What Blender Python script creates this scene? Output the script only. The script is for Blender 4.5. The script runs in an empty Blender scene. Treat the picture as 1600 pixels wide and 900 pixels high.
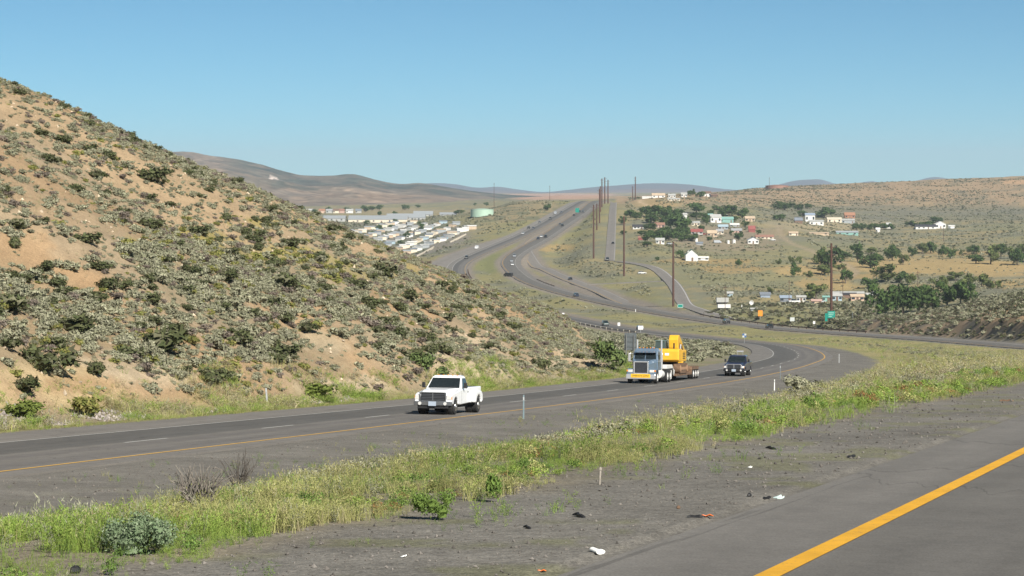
import bpy, bmesh, math, random
import numpy as np
from mathutils import Vector, Matrix

SC = bpy.context.scene
COL = SC.collection
R = math.radians
F = 3700.0          # focal length in photo pixels (1600 wide)
HZ = 295.0          # photo row of the level horizon

# ------------------------------------------------------------------ camera, sky, sun, exposure
cam_d = bpy.data.cameras.new("camera")
cam = bpy.data.objects.new("camera", cam_d)
COL.objects.link(cam)
cam.location = (0, 0, 0)
cam.rotation_euler = (R(90), 0, 0)
cam_d.sensor_width = 36.0
cam_d.lens = F / 1600.0 * 36.0
cam_d.shift_y = -(450 - HZ) / 1600.0
cam_d.clip_start = 0.3
cam_d.clip_end = 60000
SC.camera = cam

SUN = Vector((0.36, -0.72, 0.60)).normalized()
w = bpy.data.worlds.new("World")
SC.world = w
w.use_nodes = True
nt = w.node_tree
bg = nt.nodes["Background"]
sky = nt.nodes.new("ShaderNodeTexSky")
sky.sky_type = 'NISHITA'
sky.sun_disc = False
sky.sun_elevation = math.asin(SUN.z)
sky.sun_rotation = math.atan2(SUN.x, SUN.y)
sky.altitude = 2500
sky.air_density = 0.6
sky.dust_density = 0.1
sky.ozone_density = 1.2
gm = nt.nodes.new("ShaderNodeGamma"); gm.inputs[1].default_value = 1.06
tn = nt.nodes.new("ShaderNodeVectorMath"); tn.operation = 'MULTIPLY'; tn.inputs[1].default_value = (0.325, 0.580, 0.590)   # white balance of the photograph
nt.links.new(sky.outputs[0], gm.inputs[0]); nt.links.new(gm.outputs[0], tn.inputs[0])
nt.links.new(tn.outputs[0], bg.inputs[0])
bg.inputs[1].default_value = 0.085
sl = bpy.data.lights.new("sun", 'SUN')
sl.energy = 5.0
sl.angle = R(0.5)
sl.color = (1.0, 0.95, 0.86)
so = bpy.data.objects.new("sun", sl)
COL.objects.link(so)
so.rotation_euler = SUN.to_track_quat('Z', 'Y').to_euler()
SC.view_settings.view_transform = 'Standard'
SC.view_settings.look = 'None'
SC.view_settings.exposure = 0.6
SC.view_settings.gamma = 1.0
SC.cycles.max_bounces = 4
SC.cycles.diffuse_bounces = 2
SC.cycles.glossy_bounces = 2
SC.cycles.transmission_bounces = 2
SC.cycles.volume_bounces = 0
SC.cycles.transparent_max_bounces = 6

rng = np.random.default_rng(7)
random.seed(7)

# ------------------------------------------------------------------ helpers
def tag(o, label=None, cat=None, group=None, kind=None):
    if label: o["label"] = label
    if cat: o["category"] = cat
    if group: o["group"] = group
    if kind: o["kind"] = kind
    return o

def link(o, parent=None):
    COL.objects.link(o)
    if parent is not None:
        o.parent = parent
    return o

def empty(name, loc, rz=0.0, label=None, cat=None, group=None):
    o = bpy.data.objects.new(name, None)
    o.empty_display_size = 0.3
    link(o)
    o.location = loc
    o.rotation_euler = (0, 0, rz)
    return tag(o, label, cat, group)

def np_mesh(name, V, T, mats, colors=None, mat_idx=None, smooth=False, quads=False):
    k = 4 if quads else 3
    me = bpy.data.meshes.new(name)
    V = np.asarray(V, np.float32); T = np.asarray(T, np.int32)
    me.vertices.add(len(V)); me.vertices.foreach_set("co", V.ravel())
    me.loops.add(len(T) * k); me.loops.foreach_set("vertex_index", T.ravel())
    me.polygons.add(len(T))
    me.polygons.foreach_set("loop_start", np.arange(0, len(T) * k, k, dtype=np.int32))
    me.polygons.foreach_set("loop_total", np.full(len(T), k, np.int32))
    if mat_idx is not None:
        me.polygons.foreach_set("material_index", np.asarray(mat_idx, np.int32))
    me.polygons.foreach_set("use_smooth", np.full(len(T), smooth, bool))
    for m in (mats if isinstance(mats, (list, tuple)) else [mats]):
        me.materials.append(m)
    if colors is not None:
        a = me.color_attributes.new("tint", 'FLOAT_COLOR', 'POINT')
        c = np.ones((len(V), 4), np.float32); c[:, :colors.shape[1]] = colors
        a.data.foreach_set("color", c.ravel())
    me.update(calc_edges=True)
    me.validate()
    return me

def np_obj(name, V, T, mats, parent=None, **kw):
    return link(bpy.data.objects.new(name, np_mesh(name, V, T, mats, **kw)), parent)

def bm_obj(name, bm, mats, parent=None, bevel=0.0, smooth=False, seg=2):
    me = bpy.data.meshes.new(name)
    bmesh.ops.recalc_face_normals(bm, faces=bm.faces[:])
    bm.to_mesh(me); bm.free()
    for m in (mats if isinstance(mats, (list, tuple)) else [mats]):
        me.materials.append(m)
    if smooth:
        for p in me.polygons: p.use_smooth = True
    o = link(bpy.data.objects.new(name, me), parent)
    if bevel > 0:
        b = o.modifiers.new("bevel", 'BEVEL'); b.width = bevel; b.segments = seg
        b.limit_method = 'ANGLE'; b.angle_limit = R(32)
    return o

def box(bm, x0, x1, y0, y1, z0, z1, mi=0):
    vs = [bm.verts.new(p) for p in ((x0,y0,z0),(x1,y0,z0),(x1,y1,z0),(x0,y1,z0),(x0,y0,z1),(x1,y0,z1),(x1,y1,z1),(x0,y1,z1))]
    for f in ((0,3,2,1),(4,5,6,7),(0,1,5,4),(1,2,6,5),(2,3,7,6),(3,0,4,7)):
        bm.faces.new([vs[i] for i in f]).material_index = mi
    return vs

def prism(bm, prof, y0, y1, mi=0, axis='y'):
    """profile (x,z) pushed from y0 to y1 (axis y) or (y,z) pushed along x."""
    def pt(a, b, c):
        return (a, c, b) if axis == 'y' else ((c, a, b) if axis == 'x' else (a, b, c))
    A = [bm.verts.new(pt(a, b, y0)) for a, b in prof]
    B = [bm.verts.new(pt(a, b, y1)) for a, b in prof]
    n = len(prof)
    fs = [bm.faces.new(A), bm.faces.new(B[::-1])]
    for i in range(n):
        fs.append(bm.faces.new((A[i], B[i], B[(i+1) % n], A[(i+1) % n])))
    for f in fs: f.material_index = mi

def loft(bm, secs, mi=0, caps=True):
    rows = [[bm.verts.new(p) for p in s] for s in secs]
    n = len(rows[0])
    fs = []
    for a, b in zip(rows, rows[1:]):
        for i in range(n):
            fs.append(bm.faces.new((a[i], a[(i+1) % n], b[(i+1) % n], b[i])))
    if caps:
        fs.append(bm.faces.new(rows[0][::-1])); fs.append(bm.faces.new(rows[-1]))
    for f in fs: f.material_index = mi

def cyl(bm, c, axis, r, h, seg=16, r2=None, mi=0):
    """cylinder centred on c, along axis, length h"""
    ax = Vector(axis).normalized()
    q = ax.to_track_quat('Z', 'Y')
    r2 = r if r2 is None else r2
    A, B = [], []
    for i in range(seg):
        t = 2 * math.pi * i / seg
        d = Vector((math.cos(t), math.sin(t), 0))
        A.append(bm.verts.new(Vector(c) + q @ (d * r + Vector((0, 0, -h/2)))))
        B.append(bm.verts.new(Vector(c) + q @ (d * r2 + Vector((0, 0, h/2)))))
    fs = [bm.faces.new(A[::-1]), bm.faces.new(B)]
    for i in range(seg):
        fs.append(bm.faces.new((A[i], A[(i+1) % seg], B[(i+1) % seg], B[i])))
    for f in fs: f.material_index = mi

def bar(bm, a, b, r, seg=8, r2=None, mi=0):
    a = Vector(a); b = Vector(b)
    cyl(bm, (a + b) / 2, b - a, r, (b - a).length, seg, r2, mi)

def pane(bm, pts, off=0.0, thick=0.012, mi=0):
    """thin glazed panel with real thickness, lying just proud of a face through pts"""
    pts = [Vector(p) for p in pts]
    n = (pts[1]-pts[0]).cross(pts[2]-pts[0]).normalized()
    A = [bm.verts.new(p + n * off) for p in pts]
    B = [bm.verts.new(p + n * (off + thick)) for p in pts]
    fs = [bm.faces.new(A[::-1]), bm.faces.new(B)]
    k = len(pts)
    for i in range(k):
        fs.append(bm.faces.new((A[i], A[(i+1) % k], B[(i+1) % k], B[i])))
    for f in fs: f.material_index = mi

def copy_tree(o, parent=None):
    c = o.copy(); COL.objects.link(c); c.parent = parent
    for ch in list(o.children): copy_tree(ch, c)
    return c

# ------------------------------------------------------------------ materials
MATS = {}
def mat(name, col, rough=0.7, metal=0.0, var=0.12, scale=3.0, coat=0.0, spec=0.5, bump=0.0, emit=None):
    if name in MATS: return MATS[name]
    m = bpy.data.materials.new(name); m.use_nodes = True
    n = m.node_tree.nodes; l = m.node_tree.links
    b = n["Principled BSDF"]
    b.inputs["Roughness"].default_value = rough
    b.inputs["Metallic"].default_value = metal
    b.inputs["Specular IOR Level"].default_value = spec
    b.inputs["Coat Weight"].default_value = coat
    b.inputs["Coat Roughness"].default_value = 0.08
    tc = n.new("ShaderNodeTexCoord")
    nz = n.new("ShaderNodeTexNoise"); nz.inputs["Scale"].default_value = scale
    nz.inputs["Detail"].default_value = 4
    l.new(tc.outputs["Object"], nz.inputs["Vector"])
    mr = n.new("ShaderNodeMapRange")
    mr.inputs[1].default_value = 0.3; mr.inputs[2].default_value = 0.7
    mr.inputs[3].default_value = 1 - var; mr.inputs[4].default_value = 1 + var
    l.new(nz.outputs[0], mr.inputs[0])
    mx = n.new("ShaderNodeVectorMath"); mx.operation = 'SCALE'
    mx.inputs[0].default_value = col[:3]
    l.new(mr.outputs[0], mx.inputs[3])
    l.new(mx.outputs[0], b.inputs["Base Color"])
    if bump > 0:
        bp = n.new("ShaderNodeBump"); bp.inputs["Strength"].default_value = bump
        l.new(nz.outputs[0], bp.inputs["Height"]); l.new(bp.outputs[0], b.inputs["Normal"])
    if emit:
        b.inputs["Emission Color"].default_value = (*emit[:3], 1); b.inputs["Emission Strength"].default_value = emit[3]
    MATS[name] = m
    return m

def tint_mat(name, rough=0.9, translucent=0.0, scales=((6.0, 0.15),), spec=0.2, objvar=0.0, mult=(1,1,1)):
    """foliage / tinted material: colour from the 'tint' attribute times world-space noise"""
    m = bpy.data.materials.new(name); m.use_nodes = True
    n = m.node_tree.nodes; l = m.node_tree.links
    b = n["Principled BSDF"]; b.inputs["Roughness"].default_value = rough
    b.inputs["Specular IOR Level"].default_value = spec
    at = n.new("ShaderNodeAttribute"); at.attribute_name = "tint"
    ge = n.new("ShaderNodeNewGeometry")
    cur = at.outputs["Color"]
    mu = n.new("ShaderNodeVectorMath"); mu.operation = 'MULTIPLY'; mu.inputs[1].default_value = mult
    l.new(cur, mu.inputs[0]); cur = mu.outputs[0]
    for sc_, amp in scales:
        nz = n.new("ShaderNodeTexNoise"); nz.inputs["Scale"].default_value = sc_; nz.inputs["Detail"].default_value = 3
        l.new(ge.outputs["Position"], nz.inputs["Vector"])
        mr = n.new("ShaderNodeMapRange"); mr.inputs[1].default_value = 0.3; mr.inputs[2].default_value = 0.7
        mr.inputs[3].default_value = 1 - amp; mr.inputs[4].default_value = 1 + amp
        l.new(nz.outputs[0], mr.inputs[0])
        mx = n.new("ShaderNodeVectorMath"); mx.operation = 'SCALE'
        l.new(cur, mx.inputs[0]); l.new(mr.outputs[0], mx.inputs[3]); cur = mx.outputs[0]
    if objvar > 0:
        oi = n.new("ShaderNodeObjectInfo")
        mr = n.new("ShaderNodeMapRange"); mr.inputs[3].default_value = 1 - objvar; mr.inputs[4].default_value = 1 + objvar
        l.new(oi.outputs["Random"], mr.inputs[0])
        mx = n.new("ShaderNodeVectorMath"); mx.operation = 'SCALE'
        l.new(cur, mx.inputs[0]); l.new(mr.outputs[0], mx.inputs[3]); cur = mx.outputs[0]
    l.new(cur, b.inputs["Base Color"])
    if translucent > 0:
        t = n.new("ShaderNodeBsdfTranslucent"); l.new(cur, t.inputs["Color"])
        ms = n.new("ShaderNodeMixShader"); ms.inputs[0].default_value = translucent
        l.new(b.outputs[0], ms.inputs[1]); l.new(t.outputs[0], ms.inputs[2])
        l.new(ms.outputs[0], n["Material Output"].inputs["Surface"])
    return m

# ------------------------------------------------------------------ numpy noise
def _hash(ix, iy, seed):
    h = (ix.astype(np.int64) * 374761393 + iy.astype(np.int64) * 668265263 + seed * 1442695041) & 0x7fffffff
    h = ((h ^ (h >> 13)) * 1274126177) & 0x7fffffff
    return ((h ^ (h >> 16)) & 0xffff) / 65535.0

def vnoise(x, y, seed=0):
    ix = np.floor(x); iy = np.floor(y); fx = x - ix; fy = y - iy
    fx = fx*fx*fx*(fx*(fx*6-15)+10); fy = fy*fy*fy*(fy*(fy*6-15)+10)
    a = _hash(ix, iy, seed); b = _hash(ix+1, iy, seed); c = _hash(ix, iy+1, seed); d = _hash(ix+1, iy+1, seed)
    return (a*(1-fx)+b*fx)*(1-fy)+(c*(1-fx)+d*fx)*fy

def fbm(x, y, scale, octv=4, seed=0):
    """0..1 noise, feature size = scale metres"""
    s = 0; a = 1; t = 0
    x = np.asarray(x, float)/scale; y = np.asarray(y, float)/scale
    for o in range(octv):
        s = s + a * vnoise(x*2**o + o*17.3, y*2**o - o*9.1, seed+o); t += a; a *= 0.5
    return s/t

def sst(a, b, x):
    t = np.clip((np.asarray(x, float)-a)/(b-a), 0, 1)
    return t*t*(3-2*t)

def hermite(xk, yk, x):
    xk = np.asarray(xk, float); yk = np.asarray(yk, float); x = np.asarray(x, float)
    d = np.diff(yk)/np.diff(xk)
    m = np.empty_like(yk)
    h = np.diff(xk)
    m[1:-1] = (d[:-1]*h[1:]+d[1:]*h[:-1])/(h[:-1]+h[1:])
    m[0] = d[0]; m[-1] = d[-1]
    i = np.clip(np.searchsorted(xk, x)-1, 0, len(xk)-2)
    t = (x-xk[i])/h[i]
    tc = np.clip(t, 0, 1)
    r = (2*tc**3-3*tc**2+1)*yk[i]+(tc**3-2*tc**2+tc)*h[i]*m[i]+(-2*tc**3+3*tc**2)*yk[i+1]+(tc**3-tc**2)*h[i]*m[i+1]
    r = np.where(t < 0, yk[0]+(x-xk[0])*m[0], r)
    r = np.where(t > 1, yk[-1]+(x-xk[-1])*m[-1], r)
    return r

# ------------------------------------------------------------------ roads: centre profiles
def px3(p):
    x, y, Y = p
    return ((x-800)/F*Y, Y, (HZ-y)/F*Y)

class Road:
    """left-hand reference line as a 3-D polyline; t = metres to the right of it"""
    def __init__(s, pts, step=0.012, lo=1.0):
        P = np.array(pts, float)
        k = np.concatenate([[0], np.cumsum(np.hypot(np.diff(P[:, 0]), np.diff(P[:, 1])))])
        ss = [0.0]
        while ss[-1] < k[-1]:
            Yc = np.interp(ss[-1], k, P[:, 1])
            ss.append(ss[-1]+max(lo, Yc*step))
        ss[-1] = k[-1]
        s.s = np.array(ss)
        X = np.stack([hermite(k, P[:, i], s.s) for i in range(3)], 1)
        for _ in range(6):      # ease out kinks
            X[1:-1] = X[1:-1]*.5+(X[:-2]+X[2:])*.25
        s.P = X
        s.s = np.concatenate([[0], np.cumsum(np.hypot(np.diff(X[:, 0]), np.diff(X[:, 1])))])
        T = np.gradient(X[:, :2], axis=0); T /= np.linalg.norm(T, axis=1)[:, None]
        s.T = T
        s.N = np.stack([T[:, 1], -T[:, 0]], 1)     # to the right
    def at(s, sv, t=0.0, dz=0.0):
        i = [np.interp(sv, s.s, s.P[:, k]) for k in range(3)]
        n = [np.interp(sv, s.s, s.N[:, k]) for k in range(2)]
        return np.stack([i[0]+n[0]*t, i[1]+n[1]*t, i[2]+dz+0*i[0]], -1)
    def s_of_Y(s, Y):
        return float(np.interp(Y, s.P[:, 1], s.s))
    def near(s, X, Y):
        """signed offset t, road z and arc length at the closest point"""
        t = np.empty(len(X)); z = np.empty(len(X)); sv = np.empty(len(X))
        for a in range(0, len(X), 20000):
            b = slice(a, a+20000)
            dx = X[b, None]-s.P[None, :, 0]; dy = Y[b, None]-s.P[None, :, 1]
            j = np.argmin(dx*dx+dy*dy, 1)
            r = np.arange(len(j))
            ddx = dx[r, j]; ddy = dy[r, j]
            al = ddx*s.T[j, 0]+ddy*s.T[j, 1]
            la = ddx*s.N[j, 0]+ddy*s.N[j, 1]
            # beyond an end of the road the offset must grow
            endgap = np.where(((j == 0) & (al < -2)) | ((j == len(s.P)-1) & (al > 2)), np.abs(al), 0)
            sj = s.s[j]+al
            t[b] = np.where(endgap > 0, np.sign(la+1e-9)*np.hypot(la, endgap), la)
            z[b] = np.interp(sj, s.s, s.P[:, 2]); sv[b] = sj
        return t, z, sv

SB = Road([(-28.4, 10, -4.4), (-23.6, 30, -5.7)] + [px3(p) for p in (
    (0,737,67.3),(320,699,82.9),(640,661,108),(880,632,139.5),(1040,611,173),(1180,589.6,220),(1240,577,254),(1270,568,288),
    (1287,561,318),(1284,552,365),(1256,542,434),(1160,531.5,600),(1080,523,690),(1000,514,780),(940,503,860),
    (880,491,950),(800,466,1120),(745,446,1230),(726,423,1370),(727,414,1420),(740,405,1480),(780,387,1590),(820,370,1710),
    (860,349,1880),(890,331,2070),(910,319,2230),(920,314,2400),(935,317,2700))])
NB = Road([(-1.45-1.6, 0.2, -1.5), (-1.45, 5, -1.78), (1.52, 14.1, -2.31), (6.27, 29, -3.21), (15.8, 60, -5.15), (28.06, 100, -7.67), (57.6, 210, -14.8), (81.0, 320, -21.9)] + [px3(p) for p in (
    (1600,544,445),(1440,531,560),(1280,520,700),(1160,510,820),(1080,499,900),(960,478,1040),(840,449,1210),(811,438,1270),
    (792,423,1350),(784,413,1410),(785,406,1450),(795,397,1510),(838,373,1670),(873,350,1850),(907,328,2080),(917,319,2220),(928,313.5,2400),(945,317,2700))])
RAMP = Road([px3(p) for p in ((1010,480,1010),(940,455.5,1150),(882,435,1280),(838,415.6,1440),(821,405,1560),(830,394,1640),(858,378,1760),(905,350,1960))])
WRAMP = Road([px3(p) for p in ((640,430,1400),(690,407,1500),(725,396,1570),(765,384,1640),(812,367,1740))])
FRONT = Road([px3(p) for p in ((952.5,408,1400),(953.5,402,1435),(955,370,1620),(957,340,1830),(958,320,2030),(958.5,317.5,2140),(959,323,2500))])
LOCAL = Road([px3(p) for p in ((968,410,1390),(985,413,1365),(1020,421,1315),(1045,436,1220),(1058,455,1120),(1072,473,1020),(1095,485,960),(1140,493,910))])
CROSS = Road([px3(p) for p in ((905,447,1215),(960,445.5,1218),(1010,443.5,1214),(1046,439,1205))])
DRIVE = Road([px3(p) for p in ((1215,352,1900),(1228,372,1700),(1262,388,1590),(1312,410,1440),(1340,424,1340),(1322,437,1250))])
HILLTRACK = Road([px3(p) for p in ((1001,311,2330),(1003,318,2180),(1020,325,2080))])

# spec: road, left edge t, right edge t, flat margin left / right (m), fade (m)
ROADS = [(SB, -10.7, 1.15, 1.5, 8.6, 7.0), (NB, -1.15, 11.0, 2.4, 2.5, 5.0), (RAMP, -4, 4, 4, 4, 10), (WRAMP, -4.5, 5, 1.5, 1.5, 10),
         (FRONT, -3, 3, 3, 3, 12), (LOCAL, -3.4, 3.4, 4, 4, 12), (CROSS, -3.4, 3.4, 3, 3, 10), (DRIVE, -2.6, 2.6, .5, .5, 8), (HILLTRACK, -3, 3, .5, .5, 8)]

# ------------------------------------------------------------------ terrain as one sheet (columns of bearing, rows of distance)
xin = np.arange(-160, 1761, 5.0)
xl = -160-np.cumsum(5*1.09**np.arange(1, 46)); xr = 1760+np.cumsum(5*1.09**np.arange(1, 46))
XS = np.concatenate([xl[::-1], xin, xr])
ly = [math.log(4.0)]
while ly[-1] < math.log(16500):
    Yc = math.exp(ly[-1])
    ly.append(ly[-1]+(0.0125 if Yc < 60 else 0.0085 if Yc < 340 else 0.011 if Yc < 3500 else 0.03))
LY = np.array(ly); YS = np.exp(LY)

CP = [  # photo column, photo row, distance: bare ground
(540,830,16.6),(540,752,30),(540,768,42),(540,738,68),(250,885,14.1),(250,835,20),(250,826,34),(250,790,54),
(0,925,12),(0,870,18),(0,860,30),(0,825,47.4),(750,790,19),(750,725,32),(750,722,55),(750,688,90),
(1000,716,26),(1000,678,42),(1000,668,75),(1000,643,125),(1200,672,33.5),(1200,645,50),(1200,634,100),(1200,612,175),
(1330,640,42),(1330,615,70),(1330,600,130),(1345,572,300),(1450,617,52),(1450,590,90),(1450,575,160),(1450,556,300),(1450,541,450),
(1600,590,72),(1600,577,110),(1600,568,180),(1600,557,300),
(1050,577,240),(1050,560,330),(1050,545,450),(1060,532,600),(1120,555,330),(1150,545,400),(1150,537,500),(960,570,260),(950,545,400),(920,530,600),(900,516,780),(1000,526,690),
(950,490,950),(880,470,1080),(1250,530,600),(1350,535,560),(800,450,1200),(760,430,1340),(760,405,1450),(800,385,1580),(850,360,1750),(900,330,2050),
(1600,531,470),(1600,500,540),(1600,455,640),(1600,462,760),(1600,450,950),(1600,440,1150),(1600,400,1500),(1600,360,2000),(1600,322,2700),(1600,279,3400),(1600,300,5000),
(1760,520,500),(1760,440,680),(1760,440,1150),(1760,360,2000),(1760,320,2700),(1760,276,3400),(1760,300,5000),
(1450,522,600),(1450,492,690),(1450,497,800),(1450,478,920),(1450,440,1200),(1450,400,1550),(1450,360,2050),(1450,322,2700),(1450,284,3400),(1450,303,5000),
(1330,512,690),(1300,505,760),(1300,490,860),(1300,470,1050),(1300,440,1230),(1300,400,1520),(1300,360,1950),(1300,325,2600),(1300,290,3400),(1300,303,5000),
(1180,497,850),(1180,480,950),(1180,450,1150),(1180,410,1400),(1180,380,1650),(1180,345,1950),(1180,320,2400),(1180,297,3200),(1180,303,5000),
(1090,470,1030),(1090,440,1190),(1060,410,1370),(1060,380,1580),(1060,345,1850),(1060,320,2150),(1060,306,2400),(1060,309,3200),
(1000,385,1480),(1000,350,1750),(990,325,2050),(985,316,2250),(980,312,2500),(980,309,5000),
(927,401,1420),(975,431,1250),(1052,478,1010),
(680,395,1620),(620,395,1720),(560,380,1800),(600,370,1950),(700,365,1800),(700,345,2150),(600,350,2250),(740,338,2060),(650,338,2500),(550,336,2600),(500,342,2400),
(480,330,3000),(560,326,3200),(650,325,3200),(760,330,2400),(800,345,1950),(780,360,1820),(800,316,2350),(860,316,2400),(800,324,3000),(880,313,3000),
(860,307,4000),(860,303.5,8000),(860,302.5,16000),(600,318,5000),(600,305,10000),(600,303,16000),(300,325,4000),(300,304,16000),(1300,303,9000),(1600,303,12000),
(300,560,300),(300,480,500),(300,420,1000),(300,370,2000),(0,580,300),(0,500,500),(0,430,1000),(0,370,2000),(0,325,4000),(0,303,16000),
(600,560,300),(600,525,600),(700,490,900),(850,530,600),(850,505,900),
(-2600,1220,20),(-1000,961,20),(-1000,1090,10),(-2600,1405,10),(-600,878,40),(-600,600,300),(-600,430,1000),(-600,370,2000),(-2600,600,300),(-2600,420,1000),(-2600,303,16000),
(3000,1093,10),(3000,815,20),(3000,674,40),(3000,591,100),(3000,541,300),(3000,461,1000),(3000,332,2500),(3000,303,16000),
(2000,1075,10),(2000,798,20),(2000,660,40),(2000,576,100),(2000,541,300),(1900,300,2900),(4300,591,100),(4300,461,1000),(4300,815,20),(4300,303,16000),
]
for rd, a, b, _, _, _ in ROADS:
    idx = np.unique(np.linspace(0, len(rd.P)-1, 26 if rd in (SB, NB) else 6).astype(int))
    for i in idx:
        p = rd.P[i]
        if p[1] > 8 and rd is not HILLTRACK:
            CP.append((800+F*p[0]/p[1], HZ-F*p[2]/p[1], p[1]))
CP = np.array(CP, float)

def base_row(Y): return HZ+F*(1.6/Y+0.058)
cu = np.stack([CP[:, 0]/400, np.log(CP[:, 2])*1.7], 1)
cv = CP[:, 1]-base_row(CP[:, 2])
def tps(r2): return 0.5*r2*np.log(np.maximum(r2, 1e-12))
n_ = len(CP)
K = tps(((cu[:, None]-cu[None])**2).sum(-1))+np.eye(n_)*0.004
Pm = np.concatenate([np.ones((n_, 1)), cu], 1)
A_ = np.block([[K, Pm], [Pm.T, np.zeros((3, 3))]])
sol = np.linalg.solve(A_, np.concatenate([cv, np.zeros(3)]))
GX, GL = np.meshgrid(XS, LY)        # rows = distance
def rbf(x, l):
    q = np.stack([x.ravel()/400, l.ravel()*1.7], 1)
    out = np.empty(len(q))
    for a in range(0, len(q), 30000):
        b = slice(a, a+30000)
        r2 = ((q[b, None]-cu[None])**2).sum(-1)
        out[b] = tps(r2)@sol[:n_]+sol[n_]+q[b]@sol[n_+1:]
    return out.reshape(x.shape)
GY = np.exp(GL)
ROW = rbf(GX, GL)+base_row(GY)
WX = (GX-800)/F*GY
WZ = (HZ-ROW)/F*GY
# gentle natural relief
relief = (fbm(WX, GY, 60, 4, 3)-.5)*np.clip(GY/300, 0, 3.0)*1.6 + (fbm(WX, GY, 9, 3, 5)-.5)*0.5*sst(20, 120, GY)
# roads press their own bed into the sheet
shp = GX.shape
fx = WX.ravel(); fy = GY.ravel()
bed = WZ.ravel()+relief.ravel()*1.0
tSB, zSB, sSB = SB.near(fx, fy)
tNB, zNB, sNB = NB.near(fx, fy)
offs = {}
near_any = np.full(len(fx), 1e9)
def lookup(G, X, Y):
    x = 800+F*X/Y; l = np.log(np.maximum(Y, 4.01))
    i = np.clip(np.searchsorted(XS, x)-1, 0, len(XS)-2); j = np.clip(np.searchsorted(LY, l)-1, 0, len(LY)-2)
    a = np.clip((x-XS[i])/(XS[i+1]-XS[i]), 0, 1); b = np.clip((l-LY[j])/(LY[j+1]-LY[j]), 0, 1)
    return (G[j, i]*(1-a)+G[j, i+1]*a)*(1-b)+(G[j+1, i]*(1-a)+G[j+1, i+1]*a)*b
for rd, a, b, ml, mr, fade in ROADS:
    if rd is SB: t, z = tSB, zSB
    elif rd is NB: t, z = tNB, zNB
    else:
        # side roads follow the land they cross
        zz = lookup(bed.reshape(shp), rd.P[:, 0], rd.P[:, 1])+0.12
        for _ in range(4): zz[1:-1] = zz[1:-1]*.5+(zz[:-2]+zz[2:])*.25
        rd.P[:, 2] = zz
        t, z, _ = rd.near(fx, fy)
    offs[id(rd)] = t
    d = np.maximum(np.maximum(a-ml-t, t-b-mr), 0)
    far = np.clip(fy/400, 1, 3)
    wgt = 1-sst(0, 1, d/(fade*far**.5))
    sink = 0.03+np.clip(fy/1000, 0, 3)*0.22
    inside = (t > a-0.2*far) & (t < b+0.2*far)
    zt = z-np.where(inside, sink, sink*0.35)
    zt = zt-0.018*np.maximum(np.maximum(a-t, t-b), 0)*np.where(d < fade*2, 1, 0)
    if rd not in (SB, NB):      # never dig through the main carriageways
        main = np.minimum(np.maximum(np.maximum(-10.7-tSB, tSB-1.2), 0), np.maximum(np.maximum(-1.2-tNB, tNB-11), 0))
        wgt = wgt*sst(0, 4, main)
    bed = bed*(1-wgt)+zt*wgt
    dd = np.maximum(np.maximum(a-t, t-b), 0)
    near_any = np.minimum(near_any, dd)
# the big hillside on the left
RK = np.array([(-2600,-700,95),(-1200,-330,140),(-600,-150,175),(-200,35,200),(0,128,220),(105,172,224),(210,220,228),(300,260,234),(400,300,240),(520,351,250),(640,400,262),(780,455,285),(880,497,310),(940,540,325),(985,575,330),(1100,640,330)], float)
rkY = np.interp(XS, RK[:, 0], RK[:, 2]); rkRow = hermite(RK[:, 0], RK[:, 1], XS)
bsY = 161450/np.maximum(1700-XS, 300)
bsH = np.array([SB.at(SB.s_of_Y(y-3), 0)[2] for y in bsY])-0.15
def hill_profile(Hr):
    u = (GY-bsY[None])/(rkY-bsY)[None]
    up = np.clip((u-0.05)/0.95, 0, 1)
    s = 1-(1-up)**1.35
    H = bsH[None]+(Hr-bsH)[None]*s
    d = np.maximum(GY-rkY[None], 0)
    H = H-np.where(d < 40, .004*d*d, .004*1600+.32*(d-40))
    H = np.where(u < 0, bsH[None]+(GY-bsY[None])*1.2, H)
    return H, u
Hr = (HZ-rkRow)/F*rkY
for _ in range(6):
    H, U = hill_profile(Hr)
    rr = HZ-F*H/GY
    rr = np.where(U > 0.15, rr, 1e9)
    Hr = Hr+np.clip((rr.min(0)-rkRow)/F*rkY, -3, 3)
H, U = hill_profile(Hr)
hn = (fbm(WX, GY, 26, 4, 11)-.5)*2.6+(fbm(WX*1.3+GY*.35, GY*.35, 7, 3, 12)-.5)*1.1+(fbm(WX, GY, 2.6, 3, 14)-.5)*.6
bank = 1.3*sst(.03, .10, U)*sst(.45, .7, fbm(WX, GY, 30, 2, 15))*(1-sst(.1, .5, U))
H = H+hn*sst(0.02, 0.22, U)*(1-0.6*sst(.75, 1.0, U))+bank
H = np.where(GX > 1010, -1e4, H)
fin = bed.reshape(shp)
HILL = (H > fin) & (GX < 1010)
tgrid = tSB.reshape(shp)
WZ = np.where(HILL, H, fin)
hm = sst(-0.4, 1.0, H-fin)*(GX < 1010)

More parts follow.
